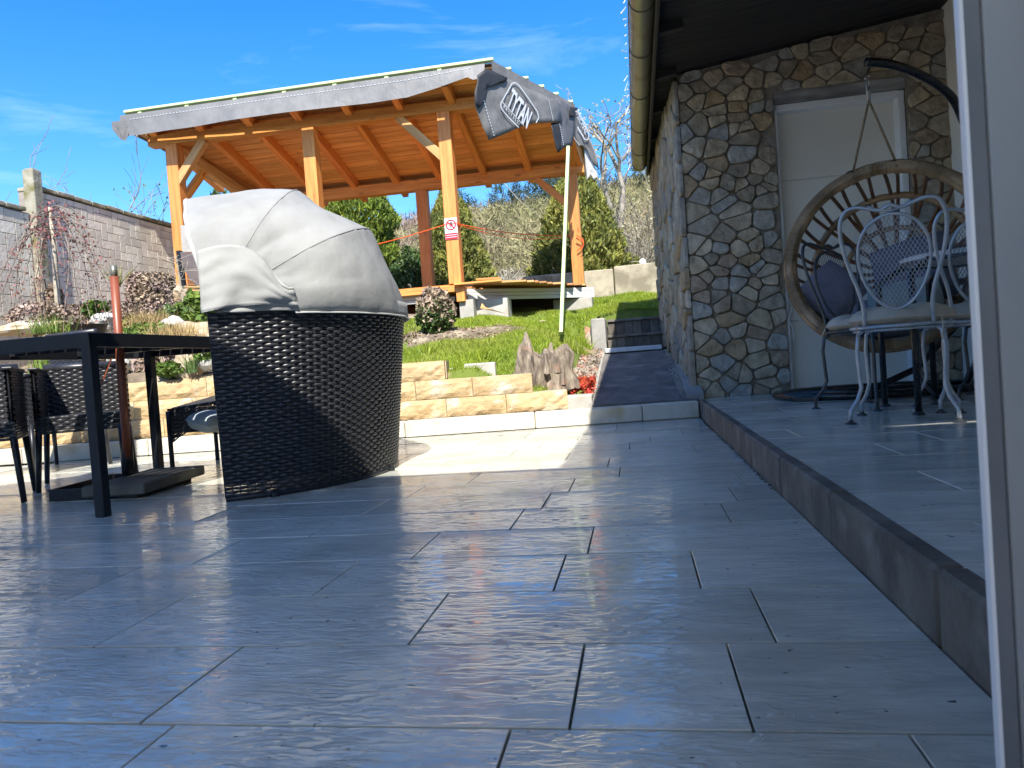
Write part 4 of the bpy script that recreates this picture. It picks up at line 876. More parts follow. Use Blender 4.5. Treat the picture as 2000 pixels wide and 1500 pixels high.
# low concrete wall at the far right of the lawn
cw = thing('concrete_wall', 'low weathered concrete panel wall behind the lawn at the foot of the hill', 'wall', (-.3, 11.1, 1.4))
for (x0, x1, y0, y1, z0, z1) in [(-3.0, -1.62, 11.0, 11.06, 1.2, 1.74), (-1.60, -.26, 11.06, 11.10, 1.2, 1.80), (-.24, .62, 11.1, 11.0, 1.0, 1.83), (.64, 2.2, 11.0, 10.9, 1.0, 1.85)]:
    timber('panel', (x0, y0, (z0+z1)/2), (x1, y1, (z0+z1)/2), .09, z1-z0, mat('old_panel_concrete', (.47, .42, .31), (.33, .29, .21), 5, .9, bump=.4, bscale=25, c3=(.24, .21, .15), c3scale=3, detail=7), cw, .01)
mb = MB(); mb.lathe([(.02, 0), (.02, .05), (.045, .07), (.055, .11), (.04, .15), (.01, .165)], ony(1256, 527, 11.05), 12); o = mk('garden_lamp', mb, SWHITE, smooth=True, loc=ony(1256, 527, 11.05)); tag(o, 'small white globe lamp standing on the far concrete wall', 'garden lamp')
# ------------------------------------------------------------------ foliage builders
def clump_noise(P, s): return np.array([noise.noise(Vector(p)*s) for p in P])
def conifer(name, lab, base, h, rad, n, m, prof, size, group=None, flat=False, seed=0):
    t = thing(name, lab, 'tree', base, group)
    mk('trunk', MB().tube([base, Vector(base)+Vector((0, 0, h*.9))], [.07, .015], 7), BARK, t)
    u = RNG.uniform(0, 1, n); an_ = RNG.uniform(0, 2*np.pi, n); rr_ = np.array([prof(q) for q in u])
    lump = np.array([noise.noise(Vector((math.cos(a)*2.2+seed, math.sin(a)*2.2, q*h*2.6))) for a, q in zip(an_, u)])
    lump2 = np.array([noise.noise(Vector((math.cos(a)*6+seed, math.sin(a)*6, q*h*7))) for a, q in zip(an_, u)])
    R_ = rad*rr_*(1+.30*lump+.16*lump2)*np.sqrt(RNG.uniform(.45, 1.05, n))
    P = np.stack([base[0]+R_*np.cos(an_), base[1]+R_*np.sin(an_), base[2]+.03+u*h+.06*lump], 1)
    od = np.stack([np.cos(an_)*.7, np.sin(an_)*.7, 0*an_+1.2], 1)
    V, Fc = leaves(P, size, 3.4, outd=od*1.3); bulk('crown', V, Fc, m, t, kind=None); return t
def cone(q): return (1-q)**.88*(.62+.38*min(1, q/.12))*1.0
def column(q): return min(1, (q+.05)/.12)*.0+1.0*(1-max(0, (q-.80))/.2*.45) if q < .999 else .4
conifer('conifer', 'tall dense yellow green clipped thuja behind the covered wicker seat', (-4.55, 12.2, 1.4), 2.35, .60, 34000, LEAFY, column, .025, seed=3)
conifer('conifer', 'dark green cone shaped conifer seen on both sides of the post with the notice', (-2.98, 12.4, 1.4), 2.38, .84, 38000, LEAFD, cone, .026, seed=9)
conifer('conifer', 'bushy green conifer behind the rear right corner post of the pergola', (-.78, 12.1, 1.35), 2.5, 1.08, 52000, LEAFD, cone, .027, seed=17)
def bush(name, lab, c, r3, n, m, size, seed=0, asp=1.6, kind='thing', up=0, stem=True, cat='shrub', thr=-.35, hollow=.35):
    d = RNG.normal(size=(n*2, 3)); d /= np.linalg.norm(d, axis=1)[:, None]
    lump = np.array([noise.noise(Vector(q)*2.3+Vector((seed, 0, 0))) for q in d]); l2 = np.array([noise.noise(Vector(q)*6+Vector((seed, 3, 0))) for q in d])
    k = l2 > thr; d = d[k][:n]; lump = lump[k][:n]
    rr_ = (1+.35*lump)*np.cbrt(RNG.uniform(hollow, 1, len(d)))
    P = np.array(c)+d*rr_[:, None]*np.array(r3); P = P[P[:, 2] > H(P[:, 0], P[:, 1])-.02]
    V, Fc = leaves(P, size, asp, up=up)
    t = thing(name, lab, cat, (c[0], c[1], float(H(c[0], c[1]))))
    bulk('foliage', V, Fc, m, t, kind=None)
    if stem:
        b = Vector((c[0], c[1], float(H(c[0], c[1])))); mb = MB()
        for i in range(7):
            q = d[i*3]; mb.tube([b, b.lerp(Vector(c), .6), Vector(c)+Vector(q*np.array(r3)*.8)], [.012, .008, .003], 4)
        mk('stems', mb, BARK, t)
    return t
bush('laurel', 'glossy green laurel bush rising behind the left pergola post', (-7.2, 12.2, 2.75), (.75, .6, 1.05), 15000, LEAFG, .055, 2, thr=-.2)
bush('laurel', 'low green laurel between the clipped thuja and the rear middle post', (-3.55, 11.9, 1.9), (.42, .4, .62), 6500, LEAFG, .038, 6)
# ------------------------------------------------------------------ bare trees
def bare_tree(name, lab, base, h, seed, r0=.09, spread=.55, m=BARK, tw=TWIG, levels=5, kids=3, tuft=.0, lean=(0, 0), group=None, r_end=.004, budsz=.03, budm=None):
    R = random.Random(seed); mb = MB(); A = []; B = []; ra = []; rb = []; tips = []
    def br(p, d, l, r, lv):
        n = 4 if lv > levels-3 else 2; pts = [p]; q = p.copy(); dd = d.copy()
        for i in range(n):
            dd = (dd+Vector((R.gauss(0, .13), R.gauss(0, .13), R.gauss(.04, .07)))).normalized(); q = q+dd*l/n; pts.append(q.copy())
        if lv > levels-3: mb.tube(pts, [max(r_end, r*(1-.45*i/n)) for i in range(n+1)], 6, cap=False)
        else:
            for i in range(n): A.append(pts[i]); B.append(pts[i+1]); ra.append(max(r_end, r*(1-.3*i/n))); rb.append(max(r_end*.7, r*(1-.3*(i+1)/n)))
        if lv == 0: tips.append(q.copy()); return
        for k in range(kids+(1 if R.random() < .5 else 0)):
            t_ = R.uniform(.35, 1) if k else 1; s = pts[0].lerp(pts[-1], t_) if t_ < 1 else q
            idx = min(n, int(t_*n)); s = pts[idx]
            nd = (dd+Vector((R.gauss(0, spread), R.gauss(0, spread), R.gauss(.05, spread*.6)))).normalized(); br(s, nd, l*R.uniform(.58, .82), r*.6, lv-1)
    br(Vector(base), Vector((lean[0], lean[1], 1)).normalized(), h*.30, r0, levels)
    t = thing(name, lab, 'tree', base, group); mk('trunk', mb, m, t, smooth=True)
    V, Fc = sticks(np.array([tuple(x) for x in A]), np.array([tuple(x) for x in B]), np.array(ra), np.array(rb))
    bulk('twigs', V, Fc, tw, t)
    if budm is not None or tuft:
        T = np.array([tuple(x) for x in tips]); T = np.repeat(T, 3, 0)+RNG.normal(size=(len(T)*3, 3))*.05
        V, Fc = leaves(T, budsz, 1.5); bulk('buds', V, Fc, budm or tw, t)
    return t
BUD = mat('pale_bud', (.40, .38, .22), (.30, .28, .16), 3, .9, island=.4, coords='World')
bare_tree('bare_tree', 'pale leafless tree standing to the right of the pergola roof', (-.35, 16.2, 1.5), 6.6, 4, .12, .5, levels=6, kids=2, budm=BUD, budsz=.035, r_end=.006)
bare_tree('bare_tree', 'grey leafless spreading tree on the slope between the two dark conifers', (-2.0, 19, 1.6), 4.0, 21, .09, .7, levels=5, kids=3, budm=BUD, budsz=.03, lean=(.2, 0), r_end=.006)
bare_tree('bare_tree', 'tangle of thin bare branches close beside the gutter end', (.75, 17.5, 1.5), 4.6, 33, .08, .6, levels=6, kids=2, budm=BUD, budsz=.04, r_end=.006)
bare_tree('bare_tree', 'thin bare branches rising behind the lower left part of the paver wall', (-8.9, 9.4, 1.4), 3.9, 14, .022, .35, m=TWIG, levels=4, kids=2, r_end=.004)
bare_tree('bare_tree', 'slender bare tree showing above the concrete post of the paver wall', (-8.3, 10.4, 1.4), 4.4, 8, .024, .3, m=TWIG, levels=4, kids=2, r_end=.004)
bare_tree('bare_tree', 'small bare tree just left of the left pergola post, behind the paver wall', (-7.6, 11.0, 1.4), 3.5, 18, .02, .4, m=TWIG, levels=4, kids=2, r_end=.004, budm=LEAFB, budsz=.03)
# scrub and wood on the hillside
def puffs(name, n, box, hh, nt_, m, rad, lab, up=1.3, wood=False, ground=hillz):
    X = RNG.uniform(box[0], box[1], n); Yv = box[2]+(box[3]-box[2])*RNG.uniform(0, 1, n)**1.0
    X = X*(Yv/box[3])*1.0+X*0 if wood else X
    Z0 = ground(X, Yv); hs_ = hh*RNG.uniform(.6, 1.3, n)
    B0 = np.repeat(np.stack([X, Yv, Z0], 1), nt_, 0); hr = np.repeat(hs_, nt_)[:, None]; n_t = n*nt_
    c = RNG.normal(size=(n_t, 3)); c /= np.linalg.norm(c, axis=1)[:, None]; c *= np.cbrt(RNG.uniform(.25, 1, n_t))[:, None]
    base = B0+np.concatenate([c[:, :2]*rad*hr, (c[:, 2:]*.48+.62)*hr], 1)
    d = RNG.normal(size=(n_t, 3)); d[:, 2] = d[:, 2]*.6+.9; d /= np.linalg.norm(d, axis=1)[:, None]
    tip = base+d*hr*RNG.uniform(.14, .34, (n_t, 1)); tk = np.arange(0, n_t, nt_); base[tk] = B0[tk]; tip[tk] = B0[tk]+np.array([0, 0, 1])*hr[tk]*1.1
    wd = (.005+.00075*np.repeat(Yv, nt_))[:, None]; sd_ = RNG.normal(size=(n_t, 3)); sd_ /= np.linalg.norm(sd_, axis=1)[:, None]
    V = np.stack([base-sd_*wd, base+sd_*wd, tip], 1).reshape(-1, 3)
    o = bulk(name, V, np.arange(len(V)).reshape(-1, 3), m); tag(o, lab, 'woodland'); return o
puffs('hillside_wood', 9000, (-60, 40, 26, 100), 2.0, 30, TWIGH, .5, 'grey brown leafless wood covering the far hillside', wood=True)
puffs('scrub', 1300, (-9, 5, 16, 26), .85, 60, TWIG, .7, 'pale dry scrub at the foot of the hill behind the conifers', ground=lambda x, y: hillz(x, y))
puffs('far_evergreens', 90, (-22, 22, 55, 95), 4.2, 130, PINET, .22, 'scattered dark evergreen trees along the top of the hill', wood=True)
# bramble thicket behind the deck
A = []; B = []; R = random.Random(5)
for i in range(300):
    x = R.uniform(-3.0, -.7); y = R.uniform(11.1, 12.2); p_ = Vector((x, y, 1.4)); d = Vector((R.gauss(0, .5), R.gauss(0, .3), R.uniform(.5, 1.2)))
    for s in range(7):
        q = p_+d*.11; A.append(tuple(p_)); B.append(tuple(q)); p_ = q; d += Vector((R.gauss(0, .18), R.gauss(0, .18), -.22))
V, Fc = sticks(np.array(A), np.array(B), .006, .005); o = bulk('bramble_thicket', V, Fc, mat('pinkish_cane', (.36, .27, .20), (.24, .17, .12), 4, .9, island=.4, coords='World')); tag(o, 'tangle of dry arching brambles behind the deck', 'brambles')
A = []; B = []
for i in range(900):                          # pale thicket beside the stone house
    x = R.uniform(-.35, 2.2); y = R.uniform(12.2, 15); p_ = Vector((x, y, 1.45)); d = Vector((R.gauss(0, .5), R.gauss(0, .4), R.uniform(.5, 1.2))); l = R.uniform(.07, .19)
    for s in range(8):
        q = p_+d*l; A.append(tuple(p_)); B.append(tuple(q)); p_ = q; d += Vector((R.gauss(0, .35), R.gauss(0, .35), R.gauss(0, .22)))
V, Fc = sticks(np.array(A), np.array(B), .007, .005); o = bulk('thicket', V, Fc, TWIG); tag(o, 'pale bare hedge tangle above the far concrete wall', 'hedge')
# ------------------------------------------------------------------ lawn grass
n = 130000; X = RNG.uniform(-2.6, -.40, n); Yv = RNG.uniform(5.35, 11.0, n)
n2 = 26000; X = np.concatenate([X, RNG.uniform(-.42, .6, n2)]); Yv = np.concatenate([Yv, RNG.uniform(9.0, 11.0, n2)])
bare = np.array([noise.noise(Vector((a*2.1, b*1.4, 0)))+.5*noise.noise(Vector((a*6, b*5, 3))) for a, b in zip(X, Yv)])
k = (Yv > YL(X)+.25) & ~((X > -.66) & (Yv < 6.4)) & ((bare < .45) | (RNG.uniform(size=len(X)) < .3)) & ~((X < -1.9) & (Yv < 7.6) & (Yv > 7.0) & (X < -1.6)) & ~((X > -.65) & (X < -.3) & (Yv < 8.35)) & ~((Yv > 8.65) & (X < -2.0)) & ~((Yv > 8.75+.8*(X+2)) & (Yv < 10.6) & (X < -.55)) & ~((X > -.50) & (Yv < 8.95) & (X > -.45))
X, Yv, bare = X[k], Yv[k], bare[k]; P = np.stack([X, Yv, Hn(X, Yv)-.004], 1)
V, Fc = blades(P, .040, .0075, .55); o = bulk('grass', V, Fc, GRASS); tag(o, 'short fresh green grass of the sloping lawn', 'grass')
for (cx, cy, s) in [(-.56, 8.2, 260), (-.58, 7.7, 200), (-1.28, 6.15, 160), (-.36, 9.9, 200), (-.60, 8.45, 140), (-1.9, 6.6, 120)]:
    P = np.stack([RNG.normal(cx, .035, s), RNG.normal(cy, .05, s), np.zeros(s)], 1); P[:, 2] = H(P[:, 0], P[:, 1]); V, Fc = blades(P, .12, .009, .4)
    o = bulk('grass_tuft', V, Fc, GRASS, kind=None, loc=(cx, cy, float(H(cx, cy)))); tag(o, {-.56: 'longer grass tuft beside the step wall', -.58: 'grass tuft leaning over the pebble verge', -1.28: 'dark green grass tuft behind the loose pale block', -.36: 'grass tuft by the right end of the pergola footing', -.60: 'grass tuft at the corner of the step wall', -1.9: 'grass tuft on the lawn close to the wicker seat'}[cx], 'grass tuft')
mb = MB()
for (a, b, s) in [(990, 660, 1), (1062, 656, 1), (1220, 575, 1), (1275, 583, 1), (960, 625, .7)]:
    q = onz(a, b, float(H(-1, 7.4))) if a < 1100 else ony(a, b, 9.8)
    mb.add([Vector((q.x-.06*s, q.y, float(H(q.x, q.y))+.02)), Vector((q.x, q.y-.04*s, float(H(q.x, q.y))+.012)), Vector((q.x+.07*s, q.y+.01, float(H(q.x, q.y))+.02)), Vector((q.x, q.y+.05*s, float(H(q.x, q.y))+.035))], [(0, 1, 2, 3)])
o = mk('bare_soil_patches', mb, mat('sand', (.5, .42, .3), (.4, .32, .22), 20, .95)); tag(o, 'small bare sandy patches in the lawn', 'soil', kind='stuff')
# ------------------------------------------------------------------ ivy mound, stump
def rockmesh(c, r3, seed, m, name, lab, cat, sub=3, amp=.3, flat=None, noisefreq=1.3, smooth=False):
    bm = bmesh.new(); bmesh.ops.create_icosphere(bm, subdivisions=sub, radius=1)
    for v in bm.verts:
        d = v.co.normalized(); k = 1+amp*noise.noise(d*noisefreq+Vector((seed*7.1, 0, 0)))+amp*.4*noise.noise(d*noisefreq*3+Vector((seed, 2, 0)))
        v.co = Vector((d.x*r3[0], d.y*r3[1], d.z*r3[2]))*k
    me = bpy.data.meshes.new(name); bm.to_mesh(me); bm.free(); me.materials.append(m)
    if smooth: me.polygons.foreach_set('use_smooth', [True]*len(me.polygons))
    o = bpy.data.objects.new(name, me); COL.objects.link(o); o.location = c; ROOT[o.name] = Vector(c)
    if lab: tag(o, lab, cat)
    return o
ivb = ony(850, 615, 7.45)
def heapf(a, b):
    q = 2*math.pi*a; r_ = b*(1+.22*math.sin(3*q+1)+.14*math.sin(5*q)); x = ivb.x+.22+.62*r_*math.cos(q); y = ivb.y+.08+.36*r_*math.sin(q)
    return Vector((x, y, float(Hn(x, y))+.035*(1-b*b)+.012*noise.noise(Vector((x*14, y*14, 0)))*(1-b)+(-.01 if b > .97 else .004)))
mb = MB(); mb.grid(heapf, 60, 14); o = mk('soil_heap', mb, SOIL, smooth=True); tag(o, 'patch of dry crumbly soil and dead leaves on the lawn below the deck', 'soil heap')
n = 1600; q_ = RNG.uniform(0, 6.28, n); r_ = np.sqrt(RNG.uniform(0, 1, n)); X = ivb.x+.2+.66*r_*np.cos(q_); Yv = ivb.y+.05+.38*r_*np.sin(q_); P = np.stack([X, Yv, Hn(X, Yv)+.03*(1-r_)+RNG.uniform(0, .02, n)], 1)
V, Fc = leaves(P, .018, 2.4); o = bulk('dead_leaves', V, Fc, DRYL); tag(o, 'dead leaves and straw strewn round the foot of the ivy mound', 'dead leaves')
iv = thing('ivy_mound', 'rounded mound of ivy with dry tops beside the wicker seat on the lawn', 'ivy', (ivb.x, ivb.y, ivb.z-.1))
n = 3400; d = RNG.normal(size=(n, 3)); d /= np.linalg.norm(d, axis=1)[:, None]; P = np.array([ivb.x, ivb.y, ivb.z+.02])+d*np.array([.20, .17, .25])*(1+.25*np.array([noise.noise(Vector(q)*2.5) for q in d]))[:, None]*np.cbrt(RNG.uniform(.5, 1, n))[:, None]
lo = P[:, 2]+.25*(P[:, 0]-ivb.x)-.1*RNG.normal(size=n) < ivb.z+.06
V, Fc = leaves(P[lo], .036, 1.2); bulk('ivy_leaves', V, Fc, LEAFG, iv, kind=None); V, Fc = leaves(P[~lo], .030, 2.2); bulk('dry_stems', V, Fc, DRYL, iv, kind=None)
stp = thing('tree_stump', 'weathered grey brown tree stump with one tall pointed splinter', 'stump', (-.80, 5.98, .3))
mb = MB()
def stf(a, b):
    q = 2*math.pi*a; rb_ = .235*(1-.30*b)*(1+.22*math.sin(3*q+1)+.12*math.sin(7*q))*(1+.18*noise.noise(Vector((math.cos(q)*2, math.sin(q)*2, b*3)))+.09*noise.noise(Vector((math.cos(q)*7, math.sin(q)*7, b*1.2)))+.11*noise.noise(Vector((math.cos(q)*18, math.sin(q)*18, b*3))))
    top = .30+.05*math.sin(2*q+.5)+.05*noise.noise(Vector((math.cos(q)*3, math.sin(q)*3, 7)))+.13*max(0, noise.noise(Vector((math.cos(q)*9, math.sin(q)*9, 1))))-.06*max(0, noise.noise(Vector((math.cos(q)*5, math.sin(q)*5, 11))))
    return Vector((-.80+rb_*math.cos(q)*1.05+.03*b, 5.98+rb_*.62*math.sin(q), .26+top*b*(1+0)))
mb.grid(stf, 96, 10); 
ring_ = [stf(i/96, 1) for i in range(96)]; c_ = sum(ring_, Vector())/96-Vector((0, 0, .08)); nb0 = len(mb.v); mb.v += [tuple(c_)]; top_ids = [i*11+10 for i in range(97)]
mb.f += [(top_ids[i], top_ids[i+1], nb0) for i in range(96)]
mk('stump', mb, STUMP, stp, smooth=False, subsurf=1)
mb = MB(); mb.tube([(-.86, 5.95, .40), (-.87, 5.95, .55), (-.875, 5.96, .66), (-.885, 5.96, .755)], [.075, .06, .032, .004], 8); mb.tube([(-.74, 5.98, .42), (-.72, 6.0, .56), (-.735, 6.0, .60)], [.06, .045, .01], 7); mb.tube([(-.62, 5.98, .3), (-.60, 5.98, .50), (-.59, 5.98, .55)], [.06, .04, .01], 7); [mb.tube([Vector((-.80+.17*math.cos(q), 5.96+.11*math.sin(q), .40)), Vector((-.80+.16*math.cos(q), 5.96+.10*math.sin(q), .50+.06*random.random())), Vector((-.80+.15*math.cos(q), 5.96+.10*math.sin(q), .54+.05*random.random()))], [.035, .022, .003], 5) for q in np.linspace(0, 6, 9)]
for i_, v_ in enumerate(mb.v): n_v = noise.noise_vector(Vector(v_)*22)*.016; mb.v[i_] = (v_[0]+n_v.x, v_[1]+n_v.y, v_[2]+n_v.z)
mk('splinter', mb, STUMP, stp, smooth=False)
q = ony(1108, 722, 6.05); mb = MB(); mb.box((q.x, q.y, q.z-.06), (.05, .12, .22)); o = mk('kerb_remnant', mb, CONCL, bevel=.012, loc=(q.x, q.y, q.z-.17)); tag(o, 'upright pale stone slab close behind the tree stump', 'stone')
# ------------------------------------------------------------------ garden bed on the left
def g(x, y): return float(H(x, y))
for i, (a, b, y, r3, lab, m) in enumerate([
    (372, 718, 5.35, (.15, .13, .16), 'large ochre boulder on the retaining wall under the table edge', BOULD),
    (385, 655, 6.3, (.27, .2, .13), 'broad golden brown boulder in front of the green shrub', BOULD),
    (205, 628, 6.5, (.12, .1, .09), 'pale grey rock beside the red parasol pole', CONCL),
    (240, 700, 5.5, (.13, .12, .11), 'grey white rock seen between the table legs', CONCL),
    (170, 705, 5.6, (.16, .12, .08), 'flat tan rock seen under the table', BOULD),
    (352, 582, 7.2, (.10, .1, .13), 'mottled brown rock leaning at the foot of the orange post', BOULD),
    (412, 700, 5.35, (.14, .1, .10), 'pale rock right of the large ochre boulder', CONCL),
    (340, 640, 6.2, (.10, .1, .10), 'white grey quartz rock left of the golden boulder', CONCL),
    (60, 640, 6.0, (.35, .15, .07), 'low flat pale stone at the foot of the paver wall', BOULD)]):
    c = ony(a, b, y); rockmesh(c, r3, i+2, m, 'boulder', lab, 'rock', 3, .4)
# dry shrub wrapped stump
c = ony(300, 590, 7.0); t = thing('overgrown_stump', 'tall stump wrapped in dry pinkish brown creeper in front of the orange post', 'stump', (c.x, c.y, c.z-.45))
mk('core', MB().tube([(c.x, c.y, c.z-.4), (c.x-.02, c.y, c.z-.1), (c.x-.02, c.y, c.z+.26)], [.17, .15, .13], 10), STUMP, t)
n = 7000; u_ = RNG.uniform(0, 1, n); q_ = RNG.uniform(0, 2*np.pi, n); rr_ = (.19+.05*(1-u_))*(1+.2*np.sin(q_*3+u_*5))*np.sqrt(RNG.uniform(.7, 1.15, n))
P = np.stack([c.x-.02+rr_*np.cos(q_)+.05*(1-u_), c.y+rr_*np.sin(q_), c.z-.42+u_*.72], 1); V, Fc = leaves(P, .022, 1.8); bulk('creeper', V, Fc, DRYL, t, kind=None)
# reddish low heather and shrubs along the wall
def hb(a, b, y, r3, n, m, size, name, lab, seed, **k): c = ony(a, b, y); return bush(name, lab, tuple(c), r3, n, m, size, seed, **k)
hb(405, 610, 6.6, (.24, .2, .22), 1800, LEAFB, .05, 'rhododendron', 'bright green leafy shrub left of the covered wicker seat', 1)
hb(180, 618, 6.9, (.50, .2, .15), 2400, DRYL, .02, 'heather', 'reddish brown heather along the foot of the paver wall', 2, asp=2)
hb(185, 605, 6.6, (.12, .1, .09), 500, LEAFB, .035, 'spurge', 'small fresh green plant left of the red parasol pole', 3)
hb(262, 640, 6.2, (.16, .12, .10), 900, mat('olive_leaf', (.20, .19, .05), (.13, .10, .03), 3, .7, island=.4, coords='World'), .028, 'euonymus', 'olive and yellow low shrub right of the red parasol pole', 4)
hb(335, 625, 6.5, (.15, .12, .11), 900, LEAFG, .04, 'sage', 'grey green low leafy plant between the boulders', 5, asp=2.4)
hb(290, 650, 6.0, (.28, .15, .08), 1300, LEAFB, .03, 'ground_ivy', 'low green ground plant along the table top line', 6)
hb(310, 700, 5.4, (.20, .12, .16), 1500, DRYL, .030, 'dry_perennial', 'dry grey brown perennial left of the large ochre boulder', 7, asp=3, up=1.2)
hb(250, 690, 5.7, (.15, .1, .10), 500, LEAFB, .03, 'stonecrop', 'small green plant behind the grey white rock', 8)
hb(330, 722, 5.2, (.11, .08, .06), 500, LEAFB, .026, 'rock_plant', 'bright green cushion plant on the stone wall left of the ochre boulder', 9)
hb(405, 690, 5.3, (.14, .08, .07), 500, LEAFB, .035, 'primrose', 'green leafy plant close to the dark wicker panel', 10)
hb(70, 615, 6.0, (.30, .12, .12), 1200, DRYL, .022, 'heath', 'faded pink heath in front of the left wall section', 12)
hb(110, 595, 6.3, (.07, .07, .22), 900, DRYL, .026, 'dry_fern', 'rust brown dry fern against the concrete post', 13)
def tuft(a, b, y, n, h, m, name, lab, sp=.05, lean=.4, wd=.008):
    c = ony(a, b, y); P = np.stack([RNG.normal(c.x, sp, n), RNG.normal(c.y, sp, n), np.full(n, c.z)], 1); V, Fc = blades(P, h, wd, lean)
    o = bulk(name, V, Fc, m, kind=None, loc=tuple(c)); tag(o, lab, 'plant')
tuft(280, 655, 6.1, 500, .20, STRAW, 'straw_grass', 'clump of straw coloured grass right of the parasol pole', .06)
tuft(310, 645, 6.3, 350, .18, STRAW, 'dry_grass', 'dry golden grass below the overgrown stump', .08)
tuft(355, 655, 6.0, 300, .12, STRAW, 'dry_grass', 'straw tuft in front of the golden boulder', .07)
tuft(330, 690, 5.4, 500, .24, STRAW, 'dry_sedge', 'pale upright dry sedge behind the ochre boulder', .09, .25)
tuft(90, 735, 5.3, 130, .20, LEAFB, 'daffodil', 'daffodil leaves seen under the table left of its near leg', .05, .2, .014)
tuft(125, 730, 5.3, 130, .20, LEAFB, 'daffodil', 'daffodil leaves seen under the table beside its near leg', .05, .2, .014)
tuft(377, 728, 5.2, 60, .15, LEAFG, 'tulip_leaves', 'dark green leaves growing in front of the ochre boulder', .02, .25, .016)
tuft(100, 650, 5.9, 220, .16, LEAFB, 'lily_leaves', 'green leaves behind the table left of the black planter', .09, .4, .01)
tuft(230, 560, 6.9, 50, .24, LEAFD, 'pine_sprig', 'small dark sprig against the paver wall right of the red pole', .012, .5, .012)
c = ony(175, 640, 6.1); mb = MB(); mb.lathe([(.10, -.10), (.15, .02), (.16, .025), (.135, .02), (.09, -.02)], c, 18); o = mk('planter', mb, BLACKM, smooth=True, loc=c); tag(o, 'black planter bowl behind the table top', 'planter')
# weeping tree
wb = ony(118, 650, 6.2); t = thing('weeping_tree', 'young weeping tree with a thin pale trunk and drooping pink budded twigs', 'tree', wb)
topp = ony(97, 405, 6.25); mk('trunk', MB().tube([wb, wb.lerp(topp, .35)+Vector((.0, 0, 0)), wb.lerp(topp, .7)+Vector((.01, 0, 0)), topp], [.030, .026, .020, .014], 8), BIRCH, t, smooth=True)
R = random.Random(9); tw = MB(); BP = []
for i in range(30):
    s = topp.lerp(wb, R.uniform(0, .25)); q = s.copy(); a = R.uniform(0, 2*math.pi) if i > 6 else R.uniform(-.6, .6); rch = R.uniform(.18, .62); d = Vector((math.cos(a)*rch, math.sin(a)*rch*.6, R.uniform(.0, .22))); pts = [q.copy()]; L0 = R.randint(7, 15)
    for k_ in range(L0):
        q = q+d*.17; d += Vector((R.gauss(0, .05), R.gauss(0, .05), -.13)); d.x *= .93; d.y *= .93
        if d.z < -.75: d.z = -.75
        pts.append(q.copy())
        for _ in range(4): BP.append(tuple(q+Vector((R.gauss(0, .03), R.gauss(0, .03), R.gauss(0, .035)))))
    tw.tube(pts, [.0038*(1-.6*j/len(pts))+.001 for j in range(len(pts))], 4, cap=False)
mk('twigs', tw, STUMP, t); V, Fc = leaves(np.array(BP), .017, 1.6); bulk('buds', V, Fc, PINK, t)
c0 = ony(88, 640, 6.45); mk_ = MB().tube([c0, c0+Vector((0, 0, .25)), c0+Vector((-.01, 0, .48))], [.055, .05, .045], 9); o = mk('dead_trunk', mk_, STUMP, loc=c0); tag(o, 'short reddish dead trunk beside the thin weeping tree', 'stump')
t = thing('bare_rose', 'thin bare rose canes tied up right of the left orange post', 'shrub', ony(362, 600, 7.0))
mb = MB(); R = random.Random(2); b0 = ony(362, 610, 7.0); mk('cane', MB().tube([b0, b0+Vector((-.03, 0, .3)), b0+Vector((-.05, 0, .58))], [.012, .010, .007], 5), BIRCH, t)
for i in range(26):
    q = b0+Vector((-.05, 0, R.uniform(.1, .55))); d = Vector((R.gauss(.1, .35), R.gauss(0, .2), R.uniform(.1, .5))); pts = [q.copy()]
    for k_ in range(6): q = q+d*.07; d += Vector((R.gauss(0, .2), 0, R.gauss(-.05, .12))); pts.append(q.copy())
    mb.tube(pts, .0028, 3, cap=False)
mk('twigs', mb, TWIG, t)
# grey panelled half barrel with curved straw coloured slats
t = thing('garden_cradle', 'dark grey curved panel with straw coloured curved slats below, right of the left orange post', 'garden seat', ony(395, 590, 7.7))
Pc = lambda a, b, y=7.7: ony(a, b, y)
mb = MB(); px = [(352, 492), (385, 495), (405, 520), (425, 562), (400, 566), (372, 548), (356, 520)]; mb.prism([Pc(*q) for q in px], (0, .03, 0)); mk('panel', mb, mat('grey_brown_panel', (.17, .14, .13), (.11, .09, .09), 4, .6), t)
for k_ in range(7):
    f0 = k_/6; pts = [Pc(360+(q*80), 552+k_*5.5-0+34*math.sin(q*2.6+.1)*(.5+.5*f0)*.55-q*20*(1-f0*.3)+8, 7.62) for q in np.linspace(0, 1, 9)]
    mk('slat', MB().tube(pts, .013, 5), STRAW, t)
mk('post', MB().beam(Pc(350, 490, 7.75), Pc(362, 590, 7.75), .05, .05, up=(0, 1, 0)), BLACKM, t)
mk('back_board', MB().prism([Pc(352, 440, 7.9), Pc(362, 440, 7.9), Pc(395, 492, 7.9), Pc(356, 492, 7.9)], (0, .02, 0)), CONC, t)
mk('shade_panel', MB().prism([Pc(372, 575, 7.8), Pc(440, 572, 7.8), Pc(440, 615, 7.8), Pc(380, 600, 7.8)], (0, .02, 0)), MATS['dark_shade_fill'], t)  # dark sheet put in as the shade behind the slats
